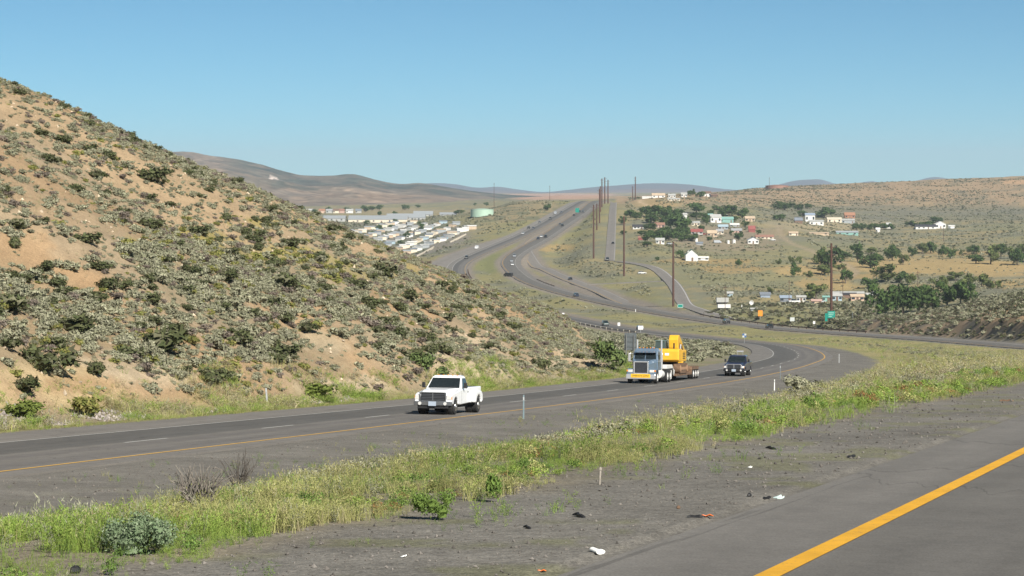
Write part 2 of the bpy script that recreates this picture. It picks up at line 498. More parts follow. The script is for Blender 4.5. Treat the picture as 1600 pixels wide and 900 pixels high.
ROW = HZ-F*WZ/GY
def zg(X, Y):
    """ground height at world X,Y"""
    X = np.asarray(X, float); Y = np.asarray(Y, float)
    x = 800+F*X/Y; l = np.log(np.maximum(Y, 4.01))
    i = np.clip(np.searchsorted(XS, x)-1, 0, len(XS)-2); j = np.clip(np.searchsorted(LY, l)-1, 0, len(LY)-2)
    a = np.clip((x-XS[i])/(XS[i+1]-XS[i]), 0, 1); b = np.clip((l-LY[j])/(LY[j+1]-LY[j]), 0, 1)
    return (WZ[j, i]*(1-a)+WZ[j, i+1]*a)*(1-b)+(WZ[j+1, i]*(1-a)+WZ[j+1, i+1]*a)*b
def on_ground(px, py, ymin=5.0):
    """first ground point beyond ymin that the photo shows at (px,py)"""
    i = int(np.clip(np.searchsorted(XS, px)-1, 0, len(XS)-2)); a = (px-XS[i])/(XS[i+1]-XS[i])
    r = ROW[:, i]*(1-a)+ROW[:, i+1]*a
    ok = np.where((YS >= ymin) & (r <= py))[0]
    j = ok[0] if len(ok) else len(YS)-1
    if j > 0 and r[j-1] > py and r[j-1]-r[j] > 1e-6:
        b = (r[j-1]-py)/(r[j-1]-r[j]); Y = math.exp(LY[j-1]*(1-b)+LY[j]*b)
    else: Y = YS[j]
    Y = max(Y, ymin)
    X = (px-800)/F*Y
    return X, Y, float(zg(X, Y))

# ------------------------------------------------------------------ ground colours (what the ground is made of, place by place)
def C(*a): return np.array(a, float)
def mix(c, m, col):
    return c*(1-m[..., None])+col*m[..., None]
def ell(cx, cy, rx, ry, ymin=0, ymax=1e9, rag=0.35, seed=1):
    d = np.sqrt(((GX-cx)/rx)**2+((ROW-cy)/ry)**2)
    d = d+rag*(fbm(WX, GY, 0.03*rx/F*(0.5*(ymin+min(ymax, ymin*3+50)))*10+0.5, 3, seed)-.5)*2
    return (1-sst(.8, 1.15, d))*((GY >= ymin) & (GY <= ymax))
SOIL = C(.295,.226,.146); ORANGE = C(.325,.212,.115); PALE = C(.46,.37,.25)
SAGEC = C(.175,.17,.115); DRY = C(.30,.245,.125); GRASS = C(.15,.165,.05); GRAV = C(.160,.149,.130); FIELD = C(.37,.265,.12)
n1 = fbm(WX, GY, 40, 4, 21); n2 = fbm(WX, GY, 8, 4, 22); n3 = fbm(WX, GY, 150, 3, 23); n4 = fbm(WX, GY, 1.5, 3, 24)
colr = np.zeros(shp+(3,))
# valley floor: dry grass, sage flats
colr[:] = SAGEC
colr = mix(colr, sst(.42, .62, n1*.6+n2*.4), DRY*0.9)
colr = mix(colr, sst(.52, .7, n3)*.6, C(.21,.20,.10))
# median and verge near the camera
ver = (GY < 120)
colr = mix(colr, ver*1.0, C(.215,.185,.135))
colr = mix(colr, ver*sst(.45, .6, n4*.5+n2*.5)*.8, C(.175,.155,.115))
med = sst(300, 100, GY*0+np.abs(tgrid))*(GY > 120)*(GY < 700)*(tNB.reshape(shp) < 0)*(tgrid > 0)
colr = mix(colr, med*.85, C(.29,.25,.115))
colr = mix(colr, med*sst(.48, .62, n2)*.7, C(.19,.20,.075))
# greener strips beside the far carriageways
gs = np.minimum(np.abs(tgrid+11), np.abs(tNB.reshape(shp)-12))
gst = sst(45, 8, np.minimum(np.where((tgrid > 0) & (tNB.reshape(shp) < 0), np.minimum(tgrid, -tNB.reshape(shp)), 60), gs))*(GY > 600)
colr = mix(colr, gst*.65*sst(.3, .6, n1), C(.215,.205,.085))
colr = mix(colr, ell(765, 410, 22, 17, 1330, 1600)*.85, C(.185,.19,.08))
colr = mix(colr, ell(880, 347, 40, 22, 1500, 2300)*(tgrid > 0)*(tNB.reshape(shp) < 0), C(.33,.27,.13))
# tan fields on the right
for k, e in enumerate(((1440,415,170,13),(1250,423,45,8),(1292,445,55,10),(1560,420,60,12),(1580,444,40,6),(1330,432,60,6),(1110,408,70,5),(1150,420,60,7),(870,388,30,6),(1500,395,60,4))):
    colr = mix(colr, ell(*e, 1000, 2200, .5, 40+k)*.85, FIELD*(1 if k < 5 else .85))
# bare ground of the village, the drive, far hillsides
colr = mix(colr, ell(1130, 372, 95, 22, 1400, 2300, .4, 60)*.7, C(.25,.20,.14))
colr = mix(colr, ell(1300, 352, 100, 10, 1700, 2500, .4, 61)*.6, C(.33,.27,.17))
mesa = sst(330, 312, ROW)*(GX > 960)*(GY > 2000)*(GY < 5000)
spots = sst(.55, .68, fbm(WX, GY*.35, 14, 2, 63))
colr = mix(colr, mesa*.95, mix(C(.335,.235,.14)+0*colr, spots*.6, C(.16,.15,.10)))
colr = mix(colr, ell(1420, 335, 260, 14, 1900, 3200, .3, 64)*.6, C(.165,.155,.115))
colr = mix(colr, ell(1030, 318, 40, 8, 2000, 2600, .5, 65), C(.33,.24,.12))
colr = mix(colr, ell(1590, 284, 35, 4, 2900, 4200, .4, 66), C(.42,.27,.15))
# knoll with the water tank
kn = ell(815, 330, 90, 18, 1850, 2700, .3, 67)
colr = mix(colr, kn*.8, mix(C(.27,.21,.12)+0*colr, sst(.48, .6, fbm(WX, GY, 9, 2, 68)), C(.13,.13,.08)))
colr = mix(colr, ell(860, 306, 110, 6, 2900, 9000, .4, 69), C(.40,.26,.19))
# mobile home park: pale lanes and grey yards
park = ell(610, 372, 130, 32, 1500, 2600, .2, 70)
colr = mix(colr, park*.9, mix(C(.20,.18,.15)+0*colr, sst(.5, .6, fbm(WX, GY, 14, 2, 71)), C(.13,.14,.09)))
colr = mix(colr, ell(600, 330, 160, 5, 2500, 5000, .4, 72)*.7, C(.30,.24,.14))
# mound beyond the near carriageway on the right
mound = ell(1500, 495, 210, 40, 460, 760, .25, 73)*(tNB.reshape(shp) > 12)
colr = mix(colr, mound, mix(C(.30,.215,.135)+0*colr, sst(.4, .55, fbm(WX, GY, 6, 3, 74)), C(.15,.13,.095)))
colr = mix(colr, ell(1580, 490, 50, 22, 460, 760, .5, 75)*.9, C(.40,.27,.15))
# infield inside the bend
inf = (GY > 200)*(GY < 900)*(tgrid < -11)*1.0
colr = mix(colr, inf*.8, mix(C(.22,.19,.13)+0*colr, sst(.45, .6, n2), C(.17,.17,.10)))
# gravel
rag = (fbm(WX, GY, 1.2, 3, 80)-.5)*2.2+(fbm(WX, GY, .25, 2, 81)-.5)*.8
gr_sb = sst(0.7, -0.7, np.maximum(tgrid-np.where(GY < 250, 9.3, np.interp(GY, [250, 330, 500], [9.3, 6.5, 4.0]))+rag, -tgrid-11.1+rag*.25))
gr_nb = sst(0.6, -0.6, np.maximum(-tNB.reshape(shp)-3.8+rag*.7, tNB.reshape(shp)-14+rag))
gravel = np.maximum(gr_sb*(GY < 700), gr_nb)
speck = sst(.58, .7, fbm(WX, GY, .9, 3, 82))*sst(3, 9, tgrid)*(GY < 200)
gcol = mix(GRAV*(0.88+.24*n4)[..., None], speck*.55, C(.15,.15,.075))
colr = np.where(gravel[..., None] > 0, mix(colr, gravel, 0)+gcol*gravel[..., None], colr)
# far-carriageway verges: pale gravel
for rd in (SB, NB, RAMP, WRAMP):
    sp = [q for q in ROADS if q[0] is rd][0]
    t = offs[id(rd)].reshape(shp)
    d = np.maximum(sp[1]-t, t-sp[2])
    colr = mix(colr, sst(5.0, 2.0, d)*(GY > 640), C(.215,.185,.15))
for rd, cc in ((DRIVE, C(.31,.245,.16)), (HILLTRACK, C(.45,.33,.2))):
    t = offs[id(rd)].reshape(shp)
    colr = mix(colr, sst(3.4, 1.2, np.abs(t))*(.8 if rd is DRIVE else 1), cc)
# hillside soil
hx, hr = GX, ROW
hc = mix(SOIL+0*colr, sst(.45, .65, n1), SOIL*1.12+C(.02,.0,-.01))
hc = mix(hc, sst(.5, .66, fbm(WX, GY, 18, 3, 85))*.6, ORANGE*.95)
def hell(*a, seed=1): return ell(*a, 60, 340, .45, seed)
for k, e in enumerate(((60,600,150,40),(530,525,60,30),(250,570,120,30),(560,605,90,16),(800,590,80,22),(890,560,60,30),(730,560,60,40))):
    hc = mix(hc, hell(*e, seed=90+k)*sst(.35, .6, n2)*.85, PALE*(.9 if k else .95)+(C(.0,-.02,-.05) if k == 0 else 0))
for k, e in enumerate(((30,390,60,30),(110,440,60,25),(120,600,60,18),(620,480,90,30),(280,545,30,12))):
    hc = mix(hc, hell(*e, seed=100+k)*.7, ORANGE)
for k, e in enumerate(((280,375,80,18),(440,400,110,16),(560,420,90,20),(420,350,60,10))):
    hc = mix(hc, hell(*e, seed=110+k)*sst(.4, .6, n2)*.75, C(.27,.23,.07))
# litter and dry grass between the shrubs of the thick middle belt
dens = hell(260,490,420,95,seed=120)
hc = mix(hc, dens*.5*sst(.35, .55, n2), C(.23,.19,.12))
foot = (U > -.05)*(1-sst(.025, .07, U))
hc = mix(hc, foot*.9, mix(C(.33,.25,.15)+0*hc, sst(.42, .58, n2), C(.20,.19,.07)))
colr = mix(colr, hm, 0)+hc*hm[..., None]
# road edge grass on the hill side
eg = sst(1.2, 0, np.abs(tgrid+11.9+rag*.3))*(GY < 260)
colr = mix(colr, eg*.85, C(.19,.18,.06))
colr = colr*(0.93+0.14*n4)[..., None]

gmat = bpy.data.materials.new("ground"); gmat.use_nodes = True
n = gmat.node_tree.nodes; l = gmat.node_tree.links
b = n["Principled BSDF"]; b.inputs["Roughness"].default_value = .95; b.inputs["Specular IOR Level"].default_value = .15
at = n.new("ShaderNodeAttribute"); at.attribute_name = "tint"
ge = n.new("ShaderNodeNewGeometry")
cur = at.outputs["Color"]
hgt = None
for sc_, lo_, hi_, det in ((75.0, .70, 1.32, 2), (30.0, .66, 1.36, 3), (7.0, .82, 1.2, 4), (1.1, .88, 1.13, 4), (.22, .9, 1.12, 4)):
    nz = n.new("ShaderNodeTexNoise"); nz.inputs["Scale"].default_value = sc_; nz.inputs["Detail"].default_value = det
    nz.inputs["Roughness"].default_value = .65
    l.new(ge.outputs["Position"], nz.inputs["Vector"])
    mr = n.new("ShaderNodeMapRange"); mr.inputs[1].default_value = .3; mr.inputs[2].default_value = .7
    mr.inputs[3].default_value = lo_; mr.inputs[4].default_value = hi_
    l.new(nz.outputs[0], mr.inputs[0])
    mx = n.new("ShaderNodeVectorMath"); mx.operation = 'SCALE'
    l.new(cur, mx.inputs[0]); l.new(mr.outputs[0], mx.inputs[3]); cur = mx.outputs[0]
    if sc_ == 7.0: hgt = nz.outputs[0]
l.new(cur, b.inputs["Base Color"])
bp = n.new("ShaderNodeBump"); bp.inputs["Strength"].default_value = .5; bp.inputs["Distance"].default_value = .05
l.new(hgt, bp.inputs["Height"]); l.new(bp.outputs[0], b.inputs["Normal"])

nr, nc = shp
ii = np.arange(nr*nc).reshape(nr, nc)
quads = np.stack([ii[:-1, :-1], ii[:-1, 1:], ii[1:, 1:], ii[1:, :-1]], -1).reshape(-1, 4)
Vg = np.stack([WX, GY, WZ], -1).reshape(-1, 3)
gnd = np_obj("ground", Vg, quads, gmat, colors=colr.reshape(-1, 3), smooth=True, quads=True)
tag(gnd, "rolling dry terrain with a sandy sagebrush hillside on the left and a wide valley floor", kind='structure')
gnd["kind"] = 'structure'
# strip of level road bench under and behind the camera
bm = bmesh.new()
NBm = mat("bench_gravel", (.152,.138,.126), .95, var=.25, scale=8)

# ------------------------------------------------------------------ road surfaces and markings
def road_mat(name, stops, fine=.2):
    """asphalt whose tone depends on the lane ('lat' = metres across) plus patches and aggregate"""
    m = bpy.data.materials.new(name); m.use_nodes = True
    n = m.node_tree.nodes; l = m.node_tree.links
    b = n["Principled BSDF"]; b.inputs["Roughness"].default_value = .88; b.inputs["Specular IOR Level"].default_value = .25
    at = n.new("ShaderNodeAttribute"); at.attribute_name = "lat"
    ge = n.new("ShaderNodeNewGeometry")
    lo, hi = stops[0][0], stops[-1][0]
    wob = n.new("ShaderNodeTexNoise"); wob.inputs["Scale"].default_value = .8
    l.new(ge.outputs["Position"], wob.inputs["Vector"])
    wm = n.new("ShaderNodeMath"); wm.operation = 'MULTIPLY_ADD'; wm.inputs[1].default_value = .25
    l.new(wob.outputs[0], wm.inputs[0]); l.new(at.outputs["Fac"], wm.inputs[2])
    mr = n.new("ShaderNodeMapRange"); mr.inputs[1].default_value = lo+.12; mr.inputs[2].default_value = hi+.12
    l.new(wm.outputs[0], mr.inputs[0])
    cr = n.new("ShaderNodeValToRGB"); e = cr.color_ramp.elements
    while len(e) < len(stops): e.new(.5)
    for k, (p, c) in enumerate(stops):
        e[k].position = (p-lo)/(hi-lo); e[k].color = (*c, 1)
    l.new(mr.outputs[0], cr.inputs[0]); cur = cr.outputs[0]
    lo_ = n.new("ShaderNodeAttribute"); lo_.attribute_name = "lon"
    cx = n.new("ShaderNodeCombineXYZ"); l.new(at.outputs["Fac"], cx.inputs[0])
    lm = n.new("ShaderNodeMath"); lm.operation = 'MULTIPLY'; lm.inputs[1].default_value = .045; l.new(lo_.outputs["Fac"], lm.inputs[0]); l.new(lm.outputs[0], cx.inputs[1])
    cw = n.new("ShaderNodeVectorMath"); cw.operation = 'MULTIPLY'; cw.inputs[1].default_value = (.22, 2.6, 1); l.new(cx.outputs[0], cw.inputs[0])
    wn = n.new("ShaderNodeTexNoise"); wn.inputs["Scale"].default_value = 3.0; wn.inputs["Detail"].default_value = 4; l.new(cx.outputs[0], wn.inputs["Vector"])
    ws_ = n.new("ShaderNodeVectorMath"); ws_.operation = 'MULTIPLY_ADD'; ws_.inputs[1].default_value = (.35, .35, 0); l.new(wn.outputs["Color"], ws_.inputs[0]); l.new(cw.outputs[0], ws_.inputs[2])
    vo = n.new("ShaderNodeTexVoronoi"); vo.feature = 'DISTANCE_TO_EDGE'; vo.inputs["Scale"].default_value = 1.0; l.new(ws_.outputs[0], vo.inputs["Vector"])
    ck = n.new("ShaderNodeMapRange"); ck.inputs[1].default_value = .002; ck.inputs[2].default_value = .007; ck.inputs[3].default_value = .72; ck.inputs[4].default_value = 1.0; l.new(vo.outputs["Distance"], ck.inputs[0])
    mx = n.new("ShaderNodeVectorMath"); mx.operation = 'SCALE'; l.new(cur, mx.inputs[0]); l.new(ck.outputs[0], mx.inputs[3]); cur = mx.outputs[0]
    for sc_, amp in ((60.0, fine), (9.0, .07), (1.3, .07), (.15, .06), (-2.2, .10)):
        nz = n.new("ShaderNodeTexNoise"); nz.inputs["Scale"].default_value = abs(sc_); nz.inputs["Detail"].default_value = 3
        l.new(ge.outputs["Position"] if sc_ > 0 else cx.outputs[0], nz.inputs["Vector"])
        m2 = n.new("ShaderNodeMapRange"); m2.inputs[1].default_value = .3; m2.inputs[2].default_value = .7
        m2.inputs[3].default_value = 1-amp; m2.inputs[4].default_value = 1+amp
        l.new(nz.outputs[0], m2.inputs[0])
        mx = n.new("ShaderNodeVectorMath"); mx.operation = 'SCALE'
        l.new(cur, mx.inputs[0]); l.new(m2.outputs[0], mx.inputs[3]); cur = mx.outputs[0]
    l.new(cur, b.inputs["Base Color"])
    return m

def ribbon(name, rd, ts, m, dz=0.0, s0=0, s1=1e9, lat=True, label=None, ragged=0):
    k = np.where((rd.s >= s0) & (rd.s <= s1))[0]
    sv = rd.s[k]
    rows = []
    for j, t in enumerate(ts):
        rows.append(np.stack([rd.P[k, 0]+rd.N[k, 0]*t, rd.P[k, 1]+rd.N[k, 1]*t, rd.P[k, 2]+dz+rd.P[k, 1]*(4e-5 if dz else 0)], -1))
    if dz == 0 or lat:      # pavement has real thickness: a skirt down into the ground
        drop = (0.25+rd.P[k, 1]*8e-4)[:, None]*np.array([[0, 0, 1.0]])
        rows = [rows[0]-drop]+rows+[rows[-1]-drop]; ts = [ts[0]]+list(ts)+[ts[-1]]
    V = np.stack(rows, 1); ns, nt_ = V.shape[:2]
    ii = np.arange(ns*nt_).reshape(ns, nt_)
    Q = np.stack([ii[:-1, :-1], ii[:-1, 1:], ii[1:, 1:], ii[1:, :-1]], -1).reshape(-1, 4)
    o = np_obj(name, V.reshape(-1, 3), Q, m, quads=True, smooth=False)
    if lat:
        a = o.data.attributes.new("lat", 'FLOAT', 'POINT')
        a.data.foreach_set("value", np.tile(np.array(ts, np.float32), ns))
        a = o.data.attributes.new("lon", 'FLOAT', 'POINT')
        a.data.foreach_set("value", np.repeat(sv.astype(np.float32), nt_))
    o["kind"] = 'structure'
    if label: o["label"] = label
    return o

A1 = (.182,.168,.150); A2 = (.112,.107,.098); A3 = (.170,.158,.141); A4 = (.140,.131,.117)
m_sb = road_mat("asphalt_southbound", [(-10.7,A1),(-7.6,A1),(-7.3,A2),(-6.0,(.104,.099,.091)),(-4.1,A2),(-3.7,A3),(-2.9,(.135,.125,.116)),(-2.2,A3),(-.9,(.14,.13,.12)),(-.1,A3),(.2,A1),(1.15,A1)], .12)
m_nb = road_mat("asphalt_northbound", [(-1.15,(.165,.154,.138)),(-.25,(.160,.149,.134)),(.1,A4),(1.0,(.126,.118,.106)),(2.0,A4),(3.0,(.124,.116,.104)),(4,A4),(7.2,A4),(7.6,A1),(11,A1)], .22)
m_side = road_mat("asphalt_side", [(-3,(.215,.195,.172)),(0,(.195,.178,.158)),(3,(.215,.195,.172))], .12)
ribbon("road", SB, [-10.7,-9,-7.4,-5.5,-3.7,-1.8,0,1.15], m_sb, label="southbound carriageway with two lanes and a paved shoulder")
ribbon("road", NB, [-1.15,0,1.8,3.6,5.5,7.4,9.2,11.0], m_nb, label="northbound carriageway with two lanes")
# far widening of the southbound side where a third lane joins
k0, k1 = SB.s_of_Y(1200), SB.s_of_Y(2300)
ribbon("road", SB, [-15,-12.6,-10.65], m_side, dz=-.012, s0=k0, s1=k1, label="added lane of the far southbound carriageway")
ribbon("road", RAMP, [-4,0,4], m_side, label="exit ramp of the northbound carriageway")
ribbon("road", WRAMP, [-4.5,0,5], m_side, label="far ramp joining the southbound carriageway")
ribbon("road", FRONT, [-3,0,3], m_side, label="straight frontage road climbing to the crest")
ribbon("road", LOCAL, [-3.4,0,3.4], m_side, label="curved local road below the frontage road", dz=.03)
ribbon("road", CROSS, [-3.4,0,3.4], m_side, dz=.06, label="short crossroad between ramp and local road")
def paint_mat(name, col, wear, under=(.13,.122,.11)):
    """road paint worn through to the asphalt in small chips and faint tracks"""
    m = bpy.data.materials.new(name); m.use_nodes = True
    n = m.node_tree.nodes; l = m.node_tree.links
    b = n["Principled BSDF"]; b.inputs["Roughness"].default_value = .8; b.inputs["Specular IOR Level"].default_value = .25
    ge = n.new("ShaderNodeNewGeometry")
    def nz(sc_, d): 
        q = n.new("ShaderNodeTexNoise"); q.inputs["Scale"].default_value = sc_; q.inputs["Detail"].default_value = d; q.inputs["Roughness"].default_value = .7
        l.new(ge.outputs["Position"], q.inputs["Vector"]); return q.outputs[0]
    a = n.new("ShaderNodeMapRange"); a.inputs[1].default_value = .62-wear; a.inputs[2].default_value = .74-wear*.6; l.new(nz(22, 5), a.inputs[0])
    v = n.new("ShaderNodeMapRange"); v.inputs[1].default_value = .3; v.inputs[2].default_value = .7; v.inputs[3].default_value = .84; v.inputs[4].default_value = 1.1; l.new(nz(1.7, 4), v.inputs[0])
    sc = n.new("ShaderNodeVectorMath"); sc.operation = 'SCALE'; sc.inputs[0].default_value = col; l.new(v.outputs[0], sc.inputs[3])
    mx = n.new("ShaderNodeMix"); mx.data_type = 'RGBA'; l.new(a.outputs[0], mx.inputs[0]); l.new(sc.outputs[0], mx.inputs[6]); mx.inputs[7].default_value = (*under, 1)
    l.new(mx.outputs[2], b.inputs["Base Color"]); return m
ym = paint_mat("yellow_road_paint", (.70,.365,.03), .035)
ys = paint_mat("faded_yellow_paint", (.60,.36,.09), .04)
wm_ = paint_mat("white_road_paint", (.52,.51,.48), .08)
wm2 = paint_mat("worn_white_paint", (.40,.39,.365), .10)
ribbon("road_marking", SB, [-.08,.08], ys, .006, lat=False, label="yellow edge line of the southbound lanes")
ribbon("road_marking", SB, [-7.49,-7.33], wm2, .006, lat=False, s1=SB.s_of_Y(700), label="white edge line of the southbound lanes")
ribbon("road_marking", SB, [-10.9,-10.6], wm2, .01, lat=False, s0=SB.s_of_Y(1180), label="white edge line of the far southbound lanes")
ribbon("road_marking", SB, [-7.5,-7.2], wm2, .01, lat=False, s0=SB.s_of_Y(1180), label="white lane line of the far southbound lanes")
ribbon("road_marking", NB, [-.073,.073], ym, .006, lat=False, label="yellow edge line of the northbound lanes")
ribbon("road_marking", NB, [7.33,7.55], wm2, .006, lat=False, label="white edge line of the northbound lanes")
ribbon("road_marking", RAMP, [2.9,3.15], wm2, .03, lat=False, label="white edge line of the exit ramp")
ribbon("road_marking", RAMP, [-3.15,-2.95], ys, .03, lat=False, label="yellow edge line of the exit ramp")
ribbon("road_marking", FRONT, [2.45,2.75], wm2, .03, lat=False, label="white edge line of the frontage road")
ribbon("road_marking", LOCAL, [-2.9,-2.55], wm_, .05, lat=False, s0=60, label="white edge line of the local road")
def dashes(rd, t, s_first, pitch, ln, n, m, w=.07):
    V = []; Q = []
    for k in range(n):
        for q in np.linspace(0, 1, 4):
            p = s_first+k*pitch+q*ln
            a = rd.at(p, t-w, .006); b_ = rd.at(p, t+w, .006)
            up = 4e-5*a[1]
            V += [a+[0,0,up], b_+[0,0,up]]
        o = len(V)-8
        Q += [[o+2*i, o+2*i+1, o+2*i+3, o+2*i+2] for i in range(3)]
    o = np_obj("road_marking", V, Q, m, quads=True); o["kind"] = 'structure'; o["label"] = "dashed lane line"
    return o
dashes(SB, -3.7, SB.s_of_Y(85.4-.9)-14.63, 14.63, 4.1, 42, wm_)
dashes(NB, 3.7, NB.s_of_Y(20), 14.63, 4.1, 60, wm_)

# ------------------------------------------------------------------ far mountains
def mountain(name, sil, yr, yf, foot_row, depth, step, mats, colfn, label, rough=1.0, seed=5):
    sil = np.array(sil, float)
    px = np.arange(sil[0, 0], sil[-1, 0]+1, step)
    rid = hermite(sil[:, 0], sil[:, 1], px)
    u = np.concatenate([np.linspace(0, 1, 46), np.linspace(1.05, 1.8, 8)])
    PX, UU = np.meshgrid(px, u)
    RID = np.tile(rid, (len(u), 1))
    Yd = yf+(yr-yf)*UU
    X = (PX-800)/F*(yf+(yr-yf)*np.minimum(UU, 1)*1.0)
    Hr_ = (HZ-RID)/F*yr; Hf = (HZ-foot_row)/F*yf
    s = np.clip(UU, 0, 1)**1.25
    H = Hf+(Hr_-Hf)*s
    H = np.where(UU > 1, Hr_-(UU-1)*(Hr_-Hf)*1.2, H)
    rg = 1-np.abs(2*fbm(X, Yd*.6, depth, 4, seed)-1)
    H = H+(1-np.abs(2*fbm(X, Yd*.5, depth*.33, 3, seed+3)-1)-.75)*rough*(Hr_-Hf)*.22*np.sin(np.clip(UU, 0, 1)*math.pi)
    H = H+(rg-.75)*rough*(Hr_-Hf)*.55*np.sin(np.clip(UU, 0, 1)*math.pi)*1.0
    H += (fbm(X, Yd, depth*.12, 3, seed+7)-.5)*(Hr_-Hf)*.05*np.clip(UU*3, 0, 1)
    V = np.stack([X, Yd, H], -1)
    nr, nc = PX.shape; ii = np.arange(nr*nc).reshape(nr, nc)
    Q = np.stack([ii[:-1, :-1], ii[:-1, 1:], ii[1:, 1:], ii[1:, :-1]], -1).reshape(-1, 4)
    o = np_obj(name, V.reshape(-1, 3), Q, mats, quads=True, smooth=True, colors=colfn(PX, UU, X, Yd, HZ-F*H/Yd).reshape(-1, 3))
    o["kind"] = 'structure'; o["label"] = label
    return o
m_mtn = tint_mat("mountain_soil", .95, scales=((.05, .3), (.02, .25), (.006, .12)), spec=.1)
def col_left(PX, UU, X, Yd, row):
    c = np.zeros(PX.shape+(3,)); c[:] = C(.21,.16,.12)
    c = mix(c, sst(.4, .65, fbm(X, Yd, 260, 4, 31)), C(.25,.18,.125))
    up = sst(.45, .7, UU+.45*(fbm(X, Yd, 300, 3, 33)-.5))*sst(330, 400, PX)
    dots = sst(.42, .6, fbm(X, Yd*.4, 55, 3, 34))
    c = mix(c, up*(.45+.55*dots), C(.055,.07,.055))
    c = mix(c, sst(.5, .62, fbm(X, Yd*.5, 40, 3, 38))*.45, C(.10,.095,.075))
    c = mix(c, sst(.54, .66, fbm(X, Yd, 120, 3, 35))*.4*(UU < .5), C(.16,.14,.11))
    c = mix(c, (np.exp(-((PX-428)/9)**2-((row-278)/2.2)**2) > .4)*1.0, C(.62,.52,.45))
    c = mix(c, sst(2.2, .8, np.abs(row-np.interp(PX, [515, 560, 625, 660], [293, 299, 304, 306])))*sst(512, 530, PX)*sst(640, 610, PX)*.7, C(.42,.31,.22))
    return c
mountain("mountain", [(-40,232),(60,228),(180,232),(250,238),(285,237),(330,243),(375,250),(420,261),(470,273),(520,274),(548,272),(580,279),(620,287),(660,286.5),(690,291),(730,297),(780,303),(830,306),(900,309)],
         6300, 3950, 325, 420, 3, m_mtn, col_left, "brown mountain ridge with dark scrub along its crest", seed=41)
m_blue = tint_mat("far_mountain", .95, scales=((.004, .15),), spec=.1)
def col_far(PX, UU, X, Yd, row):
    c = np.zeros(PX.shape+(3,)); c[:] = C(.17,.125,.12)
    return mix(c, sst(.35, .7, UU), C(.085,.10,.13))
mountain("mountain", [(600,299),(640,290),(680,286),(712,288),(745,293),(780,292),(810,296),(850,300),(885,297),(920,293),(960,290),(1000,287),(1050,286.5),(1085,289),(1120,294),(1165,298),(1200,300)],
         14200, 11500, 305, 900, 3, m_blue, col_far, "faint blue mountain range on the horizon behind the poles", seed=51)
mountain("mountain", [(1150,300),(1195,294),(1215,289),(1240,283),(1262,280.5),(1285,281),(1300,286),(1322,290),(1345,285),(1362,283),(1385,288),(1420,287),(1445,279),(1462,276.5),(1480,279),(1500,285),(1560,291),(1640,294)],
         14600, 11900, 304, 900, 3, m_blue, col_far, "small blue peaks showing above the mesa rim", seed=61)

# ------------------------------------------------------------------ haze
hz = bpy.data.materials.new("haze"); hz.use_nodes = True
n = hz.node_tree.nodes; l = hz.node_tree.links
n.remove(n["Principled BSDF"])
pv = n.new("ShaderNodeVolumePrincipled")
pv.inputs["Color"].default_value = (.76,.885,1.0,1)
pv.inputs["Density"].default_value = 6.0e-5
pv.inputs["Anisotropy"].default_value = 0.0
l.new(pv.outputs[0], n["Material Output"].inputs["Volume"])
bm = bmesh.new()
zlo = float(min(WZ.min(), -60))-1.0
box(bm, -17500, 17500, -80, 21000, zlo-60, 330)
hzo = bm_obj("haze", bm, hz)
tag(hzo, kind='stuff')

# ------------------------------------------------------------------ shrubs, grass and trees
m_shrub = tint_mat("shrub_leaves", .9, translucent=.12, scales=((5.0, .12),), spec=.1, objvar=.14)
m_scrub = tint_mat("scrub_leaves", .9, translucent=.12, scales=((.9, .22), (5.0, .10)), spec=.1)
m_grass = tint_mat("grass_blades", .85, translucent=.25, scales=((1.2, .2), (.2, .15)), spec=.15)
m_tree = tint_mat("tree_leaves", .85, translucent=.15, scales=((.5, .2),), spec=.15, objvar=.18)
m_bark = mat("bark", (.12, .095, .07), .95, var=.3, scale=6)

def unit(v): return v/np.linalg.norm(v, axis=-1, keepdims=True)
def leaf_tris(P, Nrm, size, g, elong=1.6):
    n = len(P)
    a = unit(np.cross(Nrm, g.normal(size=(n, 3))+1e-3)); b = np.cross(Nrm, a)
    s = size[:, None]
    V = np.stack([P-a*s*.5, P+a*s*.5, P+b*s*elong], 1)
    return V.reshape(-1, 3), np.arange(3*n).reshape(n, 3)

